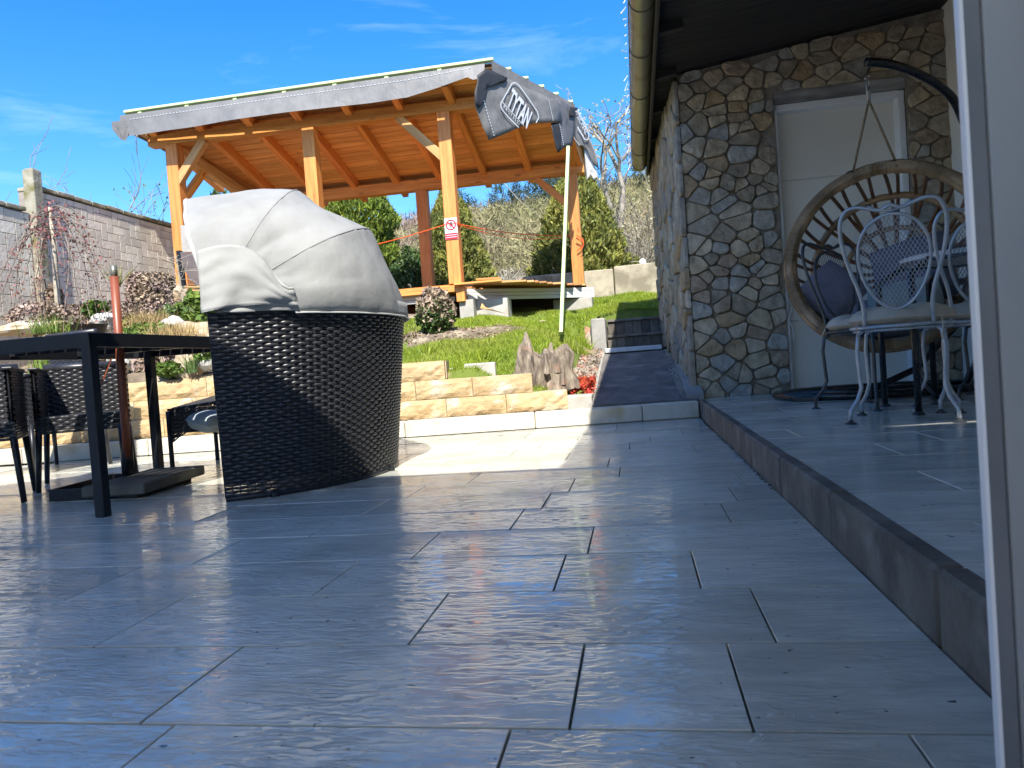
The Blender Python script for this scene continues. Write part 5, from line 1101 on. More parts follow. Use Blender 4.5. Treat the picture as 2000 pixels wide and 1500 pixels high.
# ------------------------------------------------------------------ weaving
def weave_surface(fn, L_, Hh, pitch, stake, m, name, parent, amp=.0045, n_=None, holes=None):
    """fn(s,z,d)->point; flat strands running over and under hidden stakes"""
    rows_ = int(Hh/pitch); ns = int(L_/stake); seg = 4; V = []; Fc = []
    S = np.linspace(0, L_, ns*seg+1)
    for r_ in range(rows_):
        z = (r_+.5)*pitch; ph_ = (r_ % 2)*math.pi; b = len(V); hw = pitch*.47
        for i, s in enumerate(S):
            o_ = amp*math.cos(math.pi*s/stake+ph_); sq = hw*(.90+.16*math.cos(math.pi*s/stake+ph_))
            V += [fn(s, z-sq, o_-.0012), fn(s, z-sq*.45, o_+.0022), fn(s, z+sq*.45, o_+.0022), fn(s, z+sq, o_-.0012)]
        for i in range(len(S)-1):
            for k in range(3): Fc.append((b+i*4+k, b+(i+1)*4+k, b+(i+1)*4+k+1, b+i*4+k+1))
    V = np.array([tuple(v) for v in V]); return bulk(name, V, np.array(Fc), m, parent, kind='stuff', smooth=True)
# ------------------------------------------------------------------ round wicker seat with folding canopy
PC = Vector((-2.06, 3.56, 0)); pod = thing('wicker_pod', 'tall curved black wicker garden seat under a raised light grey fabric canopy', 'garden seat', PC)
A0, A1 = math.radians(-66), math.radians(108); RIMZ = .815
def prad(z): return .79+.118*z
def podp(s, z, d):
    a = A0+s/.88; r_ = prad(z)+d
    # straight-ish near end: pull in slightly
    return PC+Vector((r_*math.cos(a), r_*math.sin(a), .016+z))
SLp = .88*(A1-A0)
weave_surface(podp, SLp, RIMZ-.03, .0152, .0345, WICK, 'woven_shell', pod)
mb = MB(); ns = 80
for i in range(ns+1):
    s = SLp*i/ns
    mb.tube([podp(s, 0, -.001), podp(s, .4, -.001), podp(s, RIMZ-.03, -.001)], .0035, 4)
o = mk('stakes', mb, WICK, pod); o['kind'] = 'stuff'
# black sheet added inside to stop light showing through the weave, except near the base
mb = MB(); mb.grid(lambda a, b: podp(SLp*a, .055+(RIMZ-.10)*b, -.022), 40, 1); mk('light_block', mb, BLACKM, pod)
mb = MB(); mb.tube([podp(SLp*i/40, RIMZ-.018, 0) for i in range(41)], .013, 7); mb.tube([podp(SLp*i/40, -.005, 0) for i in range(41)], .012, 6); mk('rim', mb, BLACKM, pod, smooth=True)
o = MB()
for i in range(150):                          # wrapped braid on the rim
    a_ = SLp*i/150; o.tube([podp(a_, RIMZ-.034, .010), podp(a_+.008, RIMZ-.016, .015), podp(a_+.016, RIMZ-.002, .004)], .0042, 4)
q = mk('rim_braid', o, WICK, pod); q['kind'] = 'stuff'
mb = MB(); n_ = 24; arc = [PC+Vector((.80*math.cos(A0+(A1-A0)*i/n_), .80*math.sin(A0+(A1-A0)*i/n_), 0)) for i in range(n_+1)]
mb.prism([p_+Vector((0, 0, .20)) for p_ in arc], (0, 0, .12)); mk('seat_box', mb, BLACKM, pod)
mb = MB(); mb.prism([PC.lerp(p_, .95)+Vector((0, 0, .32)) for p_ in arc], (0, 0, .12)); mk('seat_cushion', mb, CUSHG, pod, bevel=.03)
for a_ in (A0+.25, 0, 1.0, A1-.2):
    q = PC+Vector((.80*math.cos(a_), .80*math.sin(a_), 0)); mk('foot', MB().lathe([(.02, 0), (.02, .018)], q, 10), BLACKM, pod)
# canopy: fabric over four hoops that turn about the two rim ends
E1 = podp(.03, RIMZ-.02, .0); E2 = podp(SLp-.03, RIMZ-.02, .0); Mc = (E1+E2)/2; chd = (E2-E1)/2
pp = Vector((chd.y, -chd.x, 0)).normalized(); pp = pp if pp.x > 0 else -pp
def apex(a, b): return onpl(a, b, Mc, chd.normalized())
hp = [apex(797, 622), apex(716, 452), apex(577, 371), apex(362, 396)]
def proj(p):
    d = RM.T @ (np.array(p)-CP); return np.array([1000+F*d[0]/d[2], 750-F*d[1]/d[2]])
tgt = [(797, 622), (722, 452), (577, 373), (365, 398)]; dirs = [(1, 0), (.75, -.66), (.1, -1), (-.8, -.6)]; cur = [list(t_) for t_ in tgt]
for it in range(30):
    for k in (1, 2, 3):
        P_ = apex(*cur[k])-Mc; best = max((proj(Mc-chd*math.copysign(abs(math.cos(q))**.92, math.cos(q))+P_*abs(math.sin(q))**.82) for q in np.linspace(.05, 3.1, 60)), key=lambda e: e[0]*dirs[k][0]+e[1]*dirs[k][1])
        cur[k][0] += .5*(tgt[k][0]-best[0]); cur[k][1] += .5*(tgt[k][1]-best[1])
        cur[k][0] = min(max(cur[k][0], 300), 900); cur[k][1] = min(max(cur[k][1], 300), 700)
print('cur', cur); hp = [apex(*c_) for c_ in cur]
off = [p_-Mc for p_ in hp]
# angle/radius for each hoop
par = []
for o_ in off:
    x_, z_ = o_.dot(pp), o_.z; par.append((math.atan2(z_, x_), math.hypot(x_, z_)))
print('hoops', [(round(math.degrees(a), 1), round(r_, 2)) for a, r_ in par])
rimoff = podp(SLp/2, RIMZ, .02)-Mc
def hoop(k, t):
    """k in 0..3 continuous, t in 0..1 along a hoop"""
    k0 = min(2, int(k)); fk = k-k0; (a0, r0_), (a1, r1_) = par[k0], par[k0+1]
    an_ = a0+(a1-a0)*fk; r_ = r0_+(r1_-r0_)*fk; sag = .062*math.sin(math.pi*fk)*(1 if k0 else .6)
    r_ *= 1-sag*math.sin(math.pi*t)
    q = math.pi*t; c_, s_ = math.cos(q), math.sin(q); s_ = abs(s_)**.82; c_ = math.copysign(abs(c_)**.92, c_)
    if k < .35:                                # lowest rows follow the wicker rim
        rp_ = podp(.03+(SLp-.06)*t, RIMZ-.045, .022); w_ = 1-k/.35
    else: rp_ = None; w_ = 0
    P = Mc-chd*c_+ (pp*math.cos(an_)+Vector((0, 0, math.sin(an_))))*r_*s_
    if rp_ is not None: w2 = w_*w_*(3-2*w_); P = P.lerp(rp_, w2)
    return P
def wr(k, t, P, c=Mc):
    d = (P-c); d.normalize()
    w1 = .005*math.sin(k*7+t*31+2*math.sin(t*9))*math.sin(math.pi*(k % 1 if k < 3 else 0)) + .005*noise.noise(Vector((k*1.6, t*9, 1)))+.004*noise.noise(Vector((k*5, t*30, 4)))+.0025*noise.noise(Vector((k*3, t*70, 8)))
    if k > 2: f_ = k-2; w1 += .016*math.sin((t*34)+3*f_)*f_*(1-f_*.3)*math.exp(-((t-.45)/.3)**2)+.006*math.sin(t*61)*f_
    return P+d*w1
mb = MB(); mb.grid(lambda a, b: wr(a*3, b, hoop(a*3, b)), 84, 96); mk('canopy', mb, CANV, pod, smooth=True, solid=.004)
for k in (1, 2, 3):
    mk('hoop', MB().tube([wr(k, t_, hoop(k, t_))+(hoop(k, t_)-Mc).normalized()*(.002 if k < 3 else 0) for t_ in np.linspace(.01, .99, 50)], .0045 if k < 3 else .010, 6), CANV if k < 3 else HEM, pod, smooth=True)
# side skirt of the front section that hangs down to the rim on the near side
_g = [(k_, t_, wr(k_, t_, hoop(k_, t_))) for k_ in np.linspace(.4, 3, 66) for t_ in np.linspace(.01, .5, 60)]
_gp = np.array([proj(q_[2]) for q_ in _g])
def on_canopy(px): return _g[int(np.argmin(((_gp-np.array(px))**2).sum(1)))][2]
_sp = [(386, 497), (404, 490), (425, 486), (450, 482), (475, 482), (497, 492), (518, 512), (535, 535), (552, 562), (568, 584), (580, 600)]
_seam = [on_canopy(px) for px in _sp]; _seam = [_seam[0]]+[(_seam[i-1]+_seam[i]*2+_seam[i+1])/4 for i in range(1, len(_seam)-1)]+[_seam[-1]]
def seam(a): x_ = a*(len(_seam)-1); i = min(int(x_), len(_seam)-2); return _seam[i].lerp(_seam[i+1], x_-i)
def skirt(a, b):
    top = seam(a); s_ = .36*a
    bot = podp(-.015+s_, RIMZ-.032+.018*math.sin(a*math.pi)-.01*(1-a), .034+.004*math.sin(a*14))
    P = top.lerp(bot, b); e = (top-Mc).normalized(); nrm = Vector((math.cos(A0+.3), math.sin(A0+.3), 0))
    return P+e*.009*(1-b)+nrm*(.010*(1-b)+.016*math.sin(b*math.pi)*(.4+.6*math.sin(a*math.pi))+.007*math.sin(a*15+b*5)*b+.012*noise.noise(Vector((a*4, b*5, 0))))
mb = MB(); mb.grid(skirt, 30, 24); mk('side_flap', mb, CANV, pod, smooth=True, solid=.004)
mk('flap_hem', MB().tube([skirt(a_, .0) for a_ in np.linspace(.02, 1, 24)], .0035, 5), HEM, pod, smooth=True)
mk('flap_hem', MB().tube([skirt(a_, 1) for a_ in np.linspace(0, 1, 20)]+[skirt(1, b_) for b_ in np.linspace(.95, 0, 12)], .0035, 5), HEM, pod, smooth=True)
# band along the back rim
mb = MB(); mb.grid(lambda a, b: podp(.34+(SLp-.37)*a, RIMZ-.055+.075*b, .030-.012*b+.004*math.sin(a*40)), 60, 3); mk('lower_band', mb, HEM if False else CANV, pod, smooth=True, solid=.004)
mk('band_hem', MB().tube([podp(.34+(SLp-.37)*i/50, RIMZ-.055, .032+.003*math.sin(i*1.3)) for i in range(51)], .004, 5), HEM, pod, smooth=True)
# ------------------------------------------------------------------ wicker stool half hidden by the pod
def woven_panel(p0, p1, z0f, z1f, parent, name, m=WICK, thick=.012, pitch=.014, stake=.03):
    p0, p1 = Vector(p0), Vector(p1); d = (p1-p0); L_ = d.length; d.normalize(); nn = Vector((d.y, -d.x, 0))
    def fn(s, z, o_):
        t_ = s/L_; zz = z0f(t_)+(z1f(t_)-z0f(t_))*z; q = p0+d*s+nn*o_; return Vector((q.x, q.y, zz))
    hh_ = max(z1f(0)-z0f(0), z1f(1)-z0f(1)); rows_ = max(2, int(hh_/pitch))
    S = np.linspace(0, L_, max(2, int(L_/stake))*3+1); V = []; Fc = []
    for r_ in range(rows_):
        ph_ = (r_ % 2)*math.pi; b = len(V)
        for s in S:
            o_ = .004*math.cos(math.pi*s/stake+ph_); z = (r_+.5)/rows_; hw = .5/rows_*.96
            V += [fn(s, z-hw, o_), fn(s, z, o_+.003), fn(s, z+hw, o_)]
        for i in range(len(S)-1):
            for k in range(2): Fc.append((b+i*3+k, b+(i+1)*3+k, b+(i+1)*3+k+1, b+i*3+k+1))
    o = bulk(name, np.array([tuple(v) for v in V]), np.array(Fc), m, parent, kind=None, smooth=True)
    mb = MB(); mb.prism([fn(0, 0, -thick/2), fn(L_, 0, -thick/2), fn(L_, 1, -thick/2), fn(0, 1, -thick/2)], nn*-.004); 
    return o
stl = thing('wicker_stool', 'black wicker footstool with an arched base and a pale cushion, left of the tall seat', 'stool', (-2.6, 4.2, 0))
x0, x1, yf, yb_ = -2.78, -2.28, 4.0, 4.48
arch0 = lambda t_: .20+.075*math.sin(math.pi*min(1, t_*1.0))
woven_panel((x0, yf, 0), (x1, yf, 0), lambda t_: .16+.10*math.sin(math.pi*t_), lambda t_: .375, stl, 'woven_side'); woven_panel((x0, yb_, 0), (x0, yf, 0), lambda t_: .16+.10*math.sin(math.pi*t_), lambda t_: .375, stl, 'woven_side'); woven_panel((x1, yf, 0), (x1, yb_, 0), lambda t_: .16+.10*math.sin(math.pi*t_), lambda t_: .375, stl, 'woven_side'); woven_panel((x1, yb_, 0), (x0, yb_, 0), lambda t_: .16+.10*math.sin(math.pi*t_), lambda t_: .375, stl, 'woven_side')
mb = MB(); mb.prism([(x0+.01, yf+.01, .36), (x1-.01, yf+.01, .40), (x1-.01, yb_-.01, .44), (x0+.01, yb_-.01, .41)], (0, 0, .018)); mk('seat', mb, WICK, stl, bevel=.006)
mb = MB(); mb.box(((x0+x1)/2, (yf+yb_)/2, .29), (x1-x0-.03, yb_-yf-.03, .13)); mk('frame', mb, BLACKM, stl)
for a_, b_ in ((x0, yf), (x1, yf), (x0, yb_), (x1, yb_)): mk('leg', MB().tube([(a_, b_, 0), (a_, b_, .36)], .014, 8), BLACKM, stl, smooth=True)
def pillow(c, s, R=None, pinch=.25, nn=12, seed=0):
    mb = MB(); c = Vector(c)
    def fn(sgn):
        def f_(a, b):
            x, y = 2*a-1, 2*b-1; e = (1-x**4)*(1-y**4); z = sgn*max(0, e)**.5*(1+.12*noise.noise(Vector((x*2+seed, y*2, sgn))))
            k = 1-pinch*.25*(abs(x*y))-.06*(1-abs(x))*abs(y)**6*0; q = Vector((x*s[0]/2*(1-.07*(1-y*y)*0+0)*k, y*s[1]/2*k, z*s[2]/2)); return c+(R @ q if R else q)
        return f_
    mb.grid(fn(1), nn, nn); mb.grid(lambda a, b: fn(-1)(1-a, b), nn, nn); return mb
o = mk('cushion', pillow(ony(416, 822, 3.93), (.16, .34, .115), Matrix.Rotation(.3, 3, 'Y')), CUSHG, smooth=True, loc=ony(416, 850, 3.93)); tag(o, 'pale grey cushion on the wicker stool beside the tall wicker seat', 'cushion')
# ------------------------------------------------------------------ black table
TBL = thing('garden_table', 'black metal slatted garden table with square legs', 'table', (-2.5, 3.15, 0))
th = math.radians(-3.0); TR = Matrix.Rotation(th, 3, 'Z'); TO = Vector((-2.125, 2.60, 0)); TW, TL = .80, 1.20
def tp_(x, y, z): q = TR @ Vector((-x, y, 0)); return TO+q+Vector((0, 0, z))
for (x, y) in ((.0, .0), (TW, 0), (.0, TL), (TW-.14, TL-.04)):
    x = min(max(x, .022), TW-.022); y = min(max(y, .022), TL-.022)
    place('leg', cbox((.044, .044, .735), BLACKM, .003), Matrix.Translation(tp_(x, y, .3675)) @ Matrix.Rotation(th, 4, 'Z'), TBL)
for a_, b_ in (((0, .012), (TW, .012)), ((0, TL-.012), (TW, TL-.012)), ((.012, .026), (.012, TL-.026)), ((TW-.012, .026), (TW-.012, TL-.026))):
    timber('apron_rail', tp_(*a_, .710), tp_(*b_, .710), .022, .058, BLACKM, TBL, .002)
k = .035
while k < TW-.06:
    timber('slat', tp_(k+.03, .026, .733), tp_(k+.03, TL-.026, .733), .062, .013, BLACKM, TBL, .002); k += .071
for yy in (.38, .78): timber('cross_rail', tp_(.025, yy, .708), tp_(TW-.025, yy, .708), .03, .03, BLACKM, TBL, .002)
# parasol pole and base
par_ = thing('parasol_stand', 'red brown parasol pole with a bare metal tip standing in a slab weighted base', 'parasol', (-2.53, 3.3, 0))
b0 = Vector((-2.585, 3.36, .03)); t0 = Vector((-2.525, 3.30, 1.07)); t1 = Vector((-2.523, 3.298, 1.125))
mk('pole', MB().tube([b0, b0.lerp(t0, .5), t0], .0205, 14), RED, par_, smooth=True); mk('pole_tip', MB().tube([t0-Vector((0, 0, .01)), t1], .0165, 12), STEEL, par_, smooth=True)
mk('clamp', MB().tube([b0, b0+Vector((0, 0, .30))], .031, 12), BLACKM, par_, smooth=True)
fx = [(98, 978), (265, 972), (370, 930), (215, 925)]; Q = [onz(a, b, 0) for a, b in [(98, 980), (270, 972), (372, 938)]]; Q.append(Q[0]+Q[2]-Q[1])
for i in range(4): timber('frame_bar', Q[i]+Vector((0, 0, .028)), Q[(i+1) % 4]+Vector((0, 0, .028)), .012, .056, BLACKM, par_, .002)
timber('cross_bar', (Q[0]+Q[1])/2+Vector((0, 0, .028)), (Q[2]+Q[3])/2+Vector((0, 0, .028)), .03, .05, BLACKM, par_, .002); timber('cross_bar', (Q[1]+Q[2])/2+Vector((0, 0, .02)), (Q[0]+Q[3])/2+Vector((0, 0, .02)), .03, .03, BLACKM, par_, .002)
cQ = sum(Q, Vector())/4
for i in (1, 2):
    c = cQ.lerp(Q[i], .53)+Vector((.012, 0, .045)); ax = (Q[2]-Q[1]).normalized(); 
    place('concrete_slab', cbox((.34, .30, .05), mat('dark_slab', (.16, .15, .12), (.10, .095, .08), 9, .85, bump=.4, rnd=.1), .006), Matrix.Translation(c) @ Matrix.Rotation(math.atan2(ax.y, ax.x), 4, 'Z'), par_)
mk('cable', MB().tube([(-2.50, 3.2, .66), (-2.53, 3.14, .52), (-2.56, 3.13, .40), (-2.57, 3.16, .28)], .004, 5), RED, par_)
# ------------------------------------------------------------------ wicker chairs
def tub_chair(lab, c, rz_, back, w_=.50, d_=.50, armz=.64, seatz=.36, grp='black wicker chairs round the table', toph=None):
    t = thing('wicker_chair', lab, 'chair', (0, 0, 0), grp); x0, x1, y0, y1 = -w_/2, w_/2, -d_/2, d_/2
    # backrest at y0 (faces +Y)
    cz = lambda v: (lambda t_: v)
    woven_panel((x0+.03, y0-.02, 0), (x1-.03, y0-.02, 0), cz(.30), cz(back), t, 'backrest')
    woven_panel((x1-.03, y0+.015, 0), (x0+.03, y0+.015, 0), cz(.30), cz(back), t, 'backrest')
    woven_panel((x1, y0, 0), (x1, y1, 0), cz(.30), lambda t_: armz+.0*t_, t, 'arm'); woven_panel((x0, y1, 0), (x0, y0, 0), cz(.30), cz(armz), t, 'arm')
    woven_panel((x1, y1, 0), (x0, y1, 0), cz(.30), cz(seatz+.03), t, 'front_panel')
    woven_panel((x1-.024, y1, 0), (x1-.024, y0, 0), cz(.30), cz(armz), t, 'arm_lining'); woven_panel((x0+.024, y0, 0), (x0+.024, y1, 0), cz(.30), cz(armz), t, 'arm_lining')
    mk('frame', MB().box((0, y0-.002, (back+.3)/2), (w_-.07, .012, back-.32)), BLACKM, t)
    for sx_ in (-1, 1):
        mb = MB(); mb.box((sx_*(w_/2-.012), 0, (armz+.3)/2), (.010, d_-.01, armz-.31)); mb.box((sx_*(w_/2-.012), 0, armz+.006), (.045, d_+.02, .016)); mk('arm_frame', mb, BLACKM, t, bevel=.005)
        for yy in (y0+.015, y1-.015): mk('leg', MB().tube([(sx_*(w_/2-.01+.02), yy*1.08, 0), (sx_*(w_/2-.014), yy, .34)], [.013, .017], 8), BLACKM, t, smooth=True)
    mk('seat', MB().box((0, 0, seatz), (w_-.03, d_-.02, .06)), WICK, t, bevel=.01)
    mk('top_rail', MB().tube([(x0+.02, y0, back), (x1-.02, y0, back)], .024, 8), WICK, t, smooth=True)
    t.location = (c[0], c[1], 0); t.rotation_euler = (0, 0, rz_); return t
tub_chair('low black wicker chair at the left edge of the photo, its side towards us', (-3.27, 3.12, 0), math.radians(-143), .66, .46, .46)
tub_chair('low black wicker chair pushed under the table behind its near leg', (-3.07, 3.68, 0), math.radians(-143), .66, .44, .44)
tub_chair('high backed black wicker chair rising above the table at the left edge', (-4.02, 4.42, 0), math.radians(165), .93, .56, .52)
# ------------------------------------------------------------------ metal garden chairs
def oval(t_, cx=0, cz_=.715, a_=.135, b_=.205):
    q = 2*math.pi*t_; z = b_*math.sin(q); x = a_*math.cos(q)*(1+.16*z/b_); return x, cz_+z
def backy(z): return -.165-.17*(z-.44)
def garden_chair(lab, c, rz_, m=SILV, mm=SILV, cush=True, grp='ornate metal garden chairs on the terrace'):
    t = thing('garden_chair', lab, 'chair', (0, 0, 0), grp)
    ring = lambda r_, z: [(r_*math.cos(2*math.pi*i/28), r_*math.sin(2*math.pi*i/28), z) for i in range(28)]
    mk('seat_ring', MB().tube(ring(.205, .435), .0085, 7, closed=True), m, t, smooth=True); mk('seat_ring', MB().tube(ring(.195, .420), .006, 6, closed=True), m, t, smooth=True)
    mb = MB()
    for i in range(-9, 10):
        x = i*.02; l = math.sqrt(max(0, .2**2-x*x)); mb.tube([(x, -l, .436), (x, l, .436)], .0015, 3); mb.tube([(-l, x, .437), (l, x, .437)], .0015, 3)
    o_sm = mk('seat_mesh', mb, mm, t); o_sm['kind'] = 'stuff'
    for sx_ in (-1, 1):
        for sy_ in (-1, 1):
            P = [(.135, .135, .425), (.160, .160, .405), (.168, .168, .33), (.163, .163, .22), (.160, .160, .16), (.175, .175, .11), (.203, .203, .06), (.205, .205, .006)]
            lg = mk('leg', MB().tube([(sx_*x, sy_*y*(1 if sy_ > 0 else 1), z) for x, y, z in P], .0088, 8), m, t, smooth=True)
            mk('foot', MB().lathe([(.026, 0), (.024, .005), (.011, .012), (.009, .02)], (sx_*.205, sy_*.205, 0), 14), DKM, lg)
    def hoopp(s):
        L_ = [(.150, .44), (.150, .52), (.165, .60), (.192, .68), (.215, .76), (.228, .84), (.226, .905), (.200, .955), (.150, .968), (.095, .955), (.045, .942), (0, .958)]
        return [(s*x*.87, backy(z), z) for x, z in L_]
    fr_ = hoopp(-1)+hoopp(1)[::-1][1:]
    cu = []                                     # smooth the hoop
    for i in range(len(fr_)-1):
        p0, p1, p2, p3 = (Vector(fr_[max(0, i-1)]), Vector(fr_[i]), Vector(fr_[i+1]), Vector(fr_[min(len(fr_)-1, i+2)]))
        for k in range(4): s = k/4; cu.append(.5*((2*p1)+(p2-p0)*s+(2*p0-5*p1+4*p2-p3)*s*s+(3*p1-p0-3*p2+p3)*s**3))
    cu.append(Vector(fr_[-1])); mk('back_hoop', MB().tube(cu, .0085, 8), m, t, smooth=True)
    mk('scroll', MB().tube([(-.085+.17*i/16, backy(.955), .965-.032*math.sin(math.pi*i/16)) for i in range(17)], .0055, 6), m, t, smooth=True)
    bk = mk('back_oval', MB().tube([(oval(i/40)[0], backy(oval(i/40)[1]), oval(i/40)[1]) for i in range(40)], .0075, 7, closed=True), m, t, smooth=True)
    mb = MB(); sl_ = 1.75
    for s in (-1, 1):
        for i in range(-40, 41):
            cc = i*.0165; seg_ = []
            for j in range(41):
                z = -.205+.41*j/40; x = cc+s*z/sl_
                aa = .135*math.sqrt(max(0, 1-(z/.205)**2))*(1+.16*z/.205)
                if abs(x) < aa: seg_.append((x, backy(.715+z)+s*.0008, .715+z))
            if len(seg_) > 1: mb.tube([seg_[0], seg_[-1]], .0014, 4, cap=False)
    o_bm = mk('back_mesh', mb, mm, t); o_bm['kind'] = 'stuff'
    mk('lower_arch', MB().tube([(-.075+.15*i/12, -.17-.0*i, .445+.05*math.sin(math.pi*i/12)) for i in range(13)], .0045, 6), m, t, smooth=True)
    if cush:
        mb = MB()
        def cf(a, b, top=True):
            q = 2*math.pi*a; r_ = .218*b; puff = .026*(abs(math.sin(q*2.5))**.5)*(math.sin(math.pi*min(1, b))**.6)*1; h_ = (.034+puff*1.1)*(1-b**6)**.5 if b < 1 else 0
            return Vector((r_*math.cos(q), r_*math.sin(q), .470+(h_ if top else -.7*h_*.8)))
        mb.grid(lambda a, b: cf(a, b), 50, 10); mb.grid(lambda a, b: cf(1-a, b, False), 50, 10); ob = mk('seat_cushion', mb, CUSHB, t, smooth=True)
        for sx_ in (-1, 1): mk('tie', MB().tube([(sx_*.16, -.15, .46), (sx_*.165, -.17, .42), (sx_*.158, -.172, .36)], .003, 4), CUSHB, ob)
    t.location = (c[0], c[1], TZ+.002); t.rotation_euler = (0, 0, rz_); t.scale = (1, 1, .96); return t
garden_chair('silver garden chair with round mesh back and beige cushion, nearest on the terrace', (1.175, 3.55, 0), math.radians(-22))
garden_chair('dark wire garden chair in front of the hanging chair, behind the silver one', (1.25, 4.27, 0), math.radians(-148), DKM, DKM)
garden_chair('garden chair half hidden by the door frame, right of the nearest silver chair', (1.60, 3.90, 0), math.radians(-5), SILV, GREYM)
garden_chair('garden chair behind the white table, farthest right on the terrace', (2.0, 4.45, 0), math.radians(150), DKM, GREYM)
gt = thing('terrace_table', 'small round white topped table with black legs between the metal chairs', 'table', (1.62, 4.12, TZ))
mk('table_top', MB().lathe([(.30, .735), (.315, .74), (.315, .762), (.305, .768)], (1.68, 4.05, TZ), 40), TTOP, gt)
mk('rim', MB().tube([(1.68+.312*math.cos(i/40*2*math.pi), 4.05+.312*math.sin(i/40*2*math.pi), TZ+.735) for i in range(40)], .010, 6, closed=True), DKM, gt, smooth=True)
for (x, y) in ((1.275, 3.69), (1.30, 4.24), (1.655, 4.53), (2.0, 3.9)):
    lg = mk('leg', MB().tube([(1.68+(x-1.68)*.7, 4.05+(y-4.05)*.7, TZ+.73), (x+.0, y, TZ+.66), (x, y, TZ+.012)], .016, 9), BLACKG, gt, smooth=True); mk('foot', MB().lathe([(.030, 0), (.024, .012), (.016, .02)], (x, y, TZ), 12), BLACKM, lg)
mk('grey_cup', MB(), TTOP, gt) if False else None
# ------------------------------------------------------------------ hanging rattan chair with stand
hc = thing('hanging_chair', 'round rattan egg chair hanging by two ropes over the terrace', 'hanging chair', (1.45, 4.75, .5))
HC = Vector((1.475, 4.66, .972)); ax = Vector((.40, .90, -.16)).normalized(); hx = Vector((ax.y, -ax.x, 0)).normalized(); hy = ax.cross(hx); hy = hy if hy.z > 0 else -hy
def bowl(q, t_):
    """q angle, t 0 rim .. 1 back"""
    r_ = .535*math.cos(t_*math.pi/2)**.62; dpt = .52*math.sin(t_*math.pi/2)
    return HC+hx*(r_*math.cos(q))+hy*(r_*math.sin(q))*1.0+ax*dpt
def ringpts(t_, n=60, jr=0): return [bowl(2*math.pi*i/n, t_)+Vector((random.gauss(0, jr), random.gauss(0, jr), random.gauss(0, jr))) for i in range(n)]
rim = mk('outer_ring', MB().tube(ringpts(0, 72, .0015), [.034+.006*math.sin(i*.9)+.003*random.random() for i in range(72)], 10, closed=True), RATT, hc, smooth=True)
mb = MB()
for i in range(300):                          # wrapping cane
    q = 2*math.pi*i/300; c = bowl(q, 0); e = (c-HC).normalized(); g_ = ax
    mb.tube([c+(e*math.cos(s)+g_*math.sin(s))*.040+(hx*-math.sin(q)+hy*math.cos(q))*.0035*s/3 for s in (0, 1.05, 2.1, 3.15, 4.2, 5.25, 6.28)], .0045, 3, cap=False)
o = mk('cane_wrapping', mb, RATT, rim); o['kind'] = 'stuff'
mk('inner_ring', MB().tube(ringpts(.42, 60, .001), .021, 8, closed=True), RATT, hc, smooth=True)
mk('back_ring', MB().tube(ringpts(.74, 40, .001), .017, 7, closed=True), RATT, hc, smooth=True)
for i in range(42):
    q = 2*math.pi*(i+.5)/42; tw_ = .10 if i % 2 else -.06
    mk('rib', MB().tube([bowl(q+tw_*t_, t_) for t_ in np.linspace(0, .97, 11)], .0115, 6), RATD, hc, smooth=True)
mb = MB()
for i in range(110):                          # thick braided underside
    q = math.radians(198+144*i/110); a_ = bowl(q, .05); b_ = bowl(q+.12, .55); mb.tube([a_, bowl(q+.02, .2), bowl(q+.06, .35), b_], .016, 6)
o = mk('woven_base', mb, RATT, hc, smooth=True); o['kind'] = 'stuff'
hk = ony(1694, 150, 4.7); tipA = ony(1690, 121, 4.72)
kL = bowl(math.radians(107), 0)+Vector((0, 0, .03)); kR = bowl(math.radians(82), 0)+Vector((0, .0, .03)); jn = hk-Vector((0, 0, .14))
for k_ in (kL, kR):
    mk('rope', MB().tube([jn, jn.lerp(k_, .5), k_], .0075, 6), ROPE, hc, smooth=True); mk('knot', MB().tube([k_+Vector((.035*math.cos(s), .03*math.sin(s), .012*math.sin(s*2)-.01)) for s in np.linspace(0, 9, 14)], .007, 5), mat('dark_cord', (.06, .05, .045), (.03, .03, .03), 20, .8), hc)
    mk('rope_loop', MB().tube([k_+Vector((0, 0, .01)), k_+Vector((-.012, -.042, -.04)), k_+Vector((0, .0, -.075)), k_+Vector((.012, .042, -.04)), k_+Vector((0, 0, .01))], .008, 5), ROPE, hc)
mk('rope_whipping', MB().tube([jn+Vector((.010*math.cos(s), .010*math.sin(s), s*.0011-.005)) for s in np.linspace(0, 60, 110)], .0035, 4), CHROME, hc)
mb = MB(); mb.tube([hk+Vector((.014*math.cos(s), 0, .016*math.sin(s)-.005)) for s in np.linspace(0, 6.28, 14)], .0035, 5); mb.tube([hk+Vector((.009*math.cos(s), 0, .035*math.sin(s)-.055)) for s in np.linspace(0, 6.28, 16)], .0035, 5); mb.tube([hk-Vector((0, 0, .09)), jn+Vector((0, 0, .03))], .004, 5); mk('snap_hook', mb, CHROME, hc, smooth=True)
# stand
hs_ = thing('chair_stand', 'curved black steel stand with a wide foot ring that carries the hanging chair', 'stand', (1.8, 5.2, TZ))
arm = [tipA, ony(1740, 126, 4.74), ony(1795, 145, 4.78), ony(1840, 172, 4.82), ony(1872, 212, 4.88), Vector((2.12, 4.98, 1.55)), Vector((2.22, 5.12, 1.15)), Vector((2.24, 5.2, .75)), Vector((2.20, 5.24, .35)), Vector((2.12, 5.25, TZ+.05))]
cu = []
for i in range(len(arm)-1):
    p0, p1, p2, p3 = arm[max(0, i-1)], arm[i], arm[i+1], arm[min(len(arm)-1, i+2)]
    for k in range(5): s = k/5; cu.append(.5*((2*p1)+(p2-p0)*s+(2*p0-5*p1+4*p2-p3)*s*s+(3*p1-p0-3*p2+p3)*s**3))
cu.append(arm[-1]); mk('arm', MB().tube(cu, .026, 12), BLACKG, hs_, smooth=True)
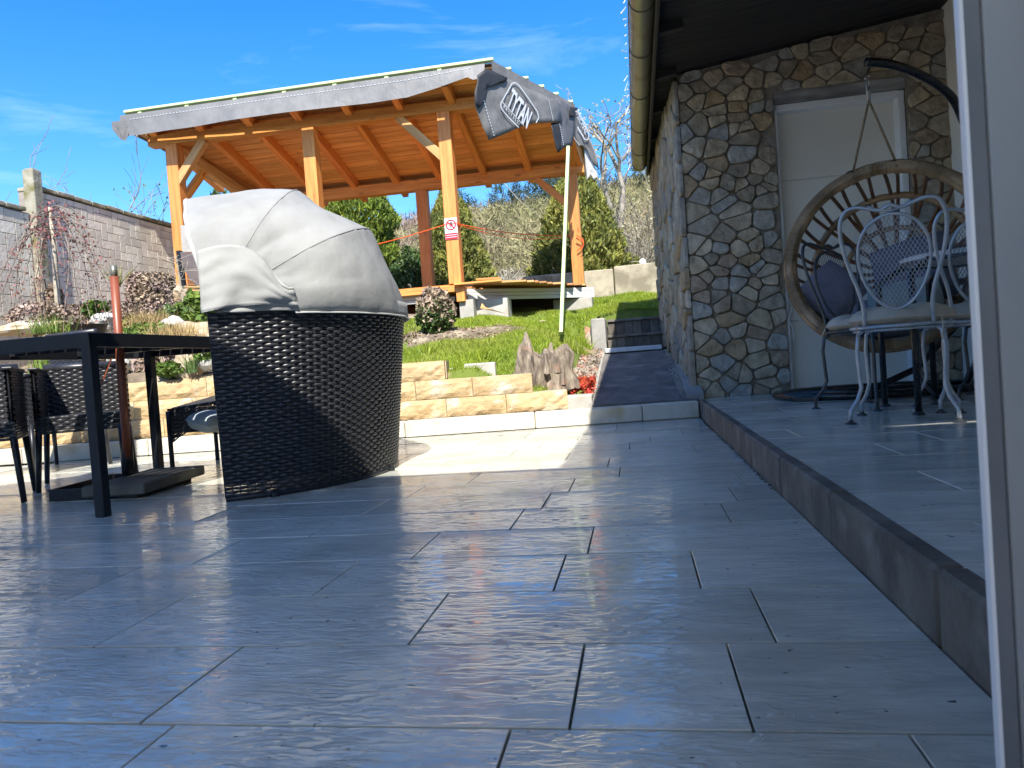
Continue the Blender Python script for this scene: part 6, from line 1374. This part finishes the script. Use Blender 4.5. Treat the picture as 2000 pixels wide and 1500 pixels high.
SC_ = Vector((1.56, 5.25, TZ+.028)); mk('foot_ring', MB().tube([SC_+Vector((.64*math.cos(i/48*2*math.pi), .44*math.sin(i/48*2*math.pi), 0)) for i in range(48)], .026, 9, closed=True), BLACKG, hs_, smooth=True)
mk('strut', MB().tube([SC_+Vector((-.20, -.36, .0)), SC_+Vector((.22, -.1, .13)), Vector((2.14, 5.22, .62))], .022, 9), BLACKG, hs_, smooth=True); mk('strut', MB().tube([SC_+Vector((-.62, 0, 0)), Vector((2.12, 5.25, TZ+.04))], .022, 9), BLACKG, hs_, smooth=True)
mk('rubber_shoe', MB().box(SC_+Vector((-.50, -.30, -.012)), (.16, .07, .03), Matrix.Rotation(-.5, 3, 'Z')), BLACKM, hs_, bevel=.006)
# cushions in the hanging chair
Rb = Matrix((hx, hy, ax)).transposed()
o = mk('cushion', pillow(bowl(math.radians(266), .34)+ax*.02+hy*.16, (.66, .24, .24), Rb @ Matrix.Rotation(.35, 3, 'X')), CUSHP, smooth=True, loc=bowl(4.6, .3)); tag(o, 'broad grey violet seat cushion in the bottom of the hanging chair', 'cushion')
o = mk('pillow', pillow(HC-hx*.33-hy*.13+ax*.20, (.34, .34, .14), Rb @ Matrix.Rotation(math.radians(48), 3, 'Z') @ Matrix.Rotation(-.35, 3, 'Y')), CUSHP, smooth=True, loc=HC-hx*.4-hy*.2); tag(o, 'blue violet pillow standing at the left inside the hanging chair', 'pillow')
o = mk('pillow', pillow(HC+hx*.12-hy*.05+ax*.28, (.44, .42, .16), Rb @ Matrix.Rotation(.2, 3, 'Z'), seed=3), mat('dark_violet_cloth', (.17, .165, .21), (.12, .115, .15), 4, .95), smooth=True, loc=HC+hx*.1-hy*.1); tag(o, 'dark violet pillow behind the mesh back of the silver chair', 'pillow')
o = mk('pillow', pillow(HC+hx*.08-hy*.26+ax*.14, (.40, .26, .13), Rb @ Matrix.Rotation(.15, 3, 'Z'), seed=5), CUSHT, smooth=True, loc=HC+hx*.1-hy*.3); tag(o, 'grey green pillow low in the hanging chair', 'pillow')
mk('tie_string', MB().tube([ony(1548, 600, 4.5), ony(1541, 625, 4.5), ony(1548, 640, 4.5), ony(1551, 664, 4.5)], .003, 4), HEM, hc)
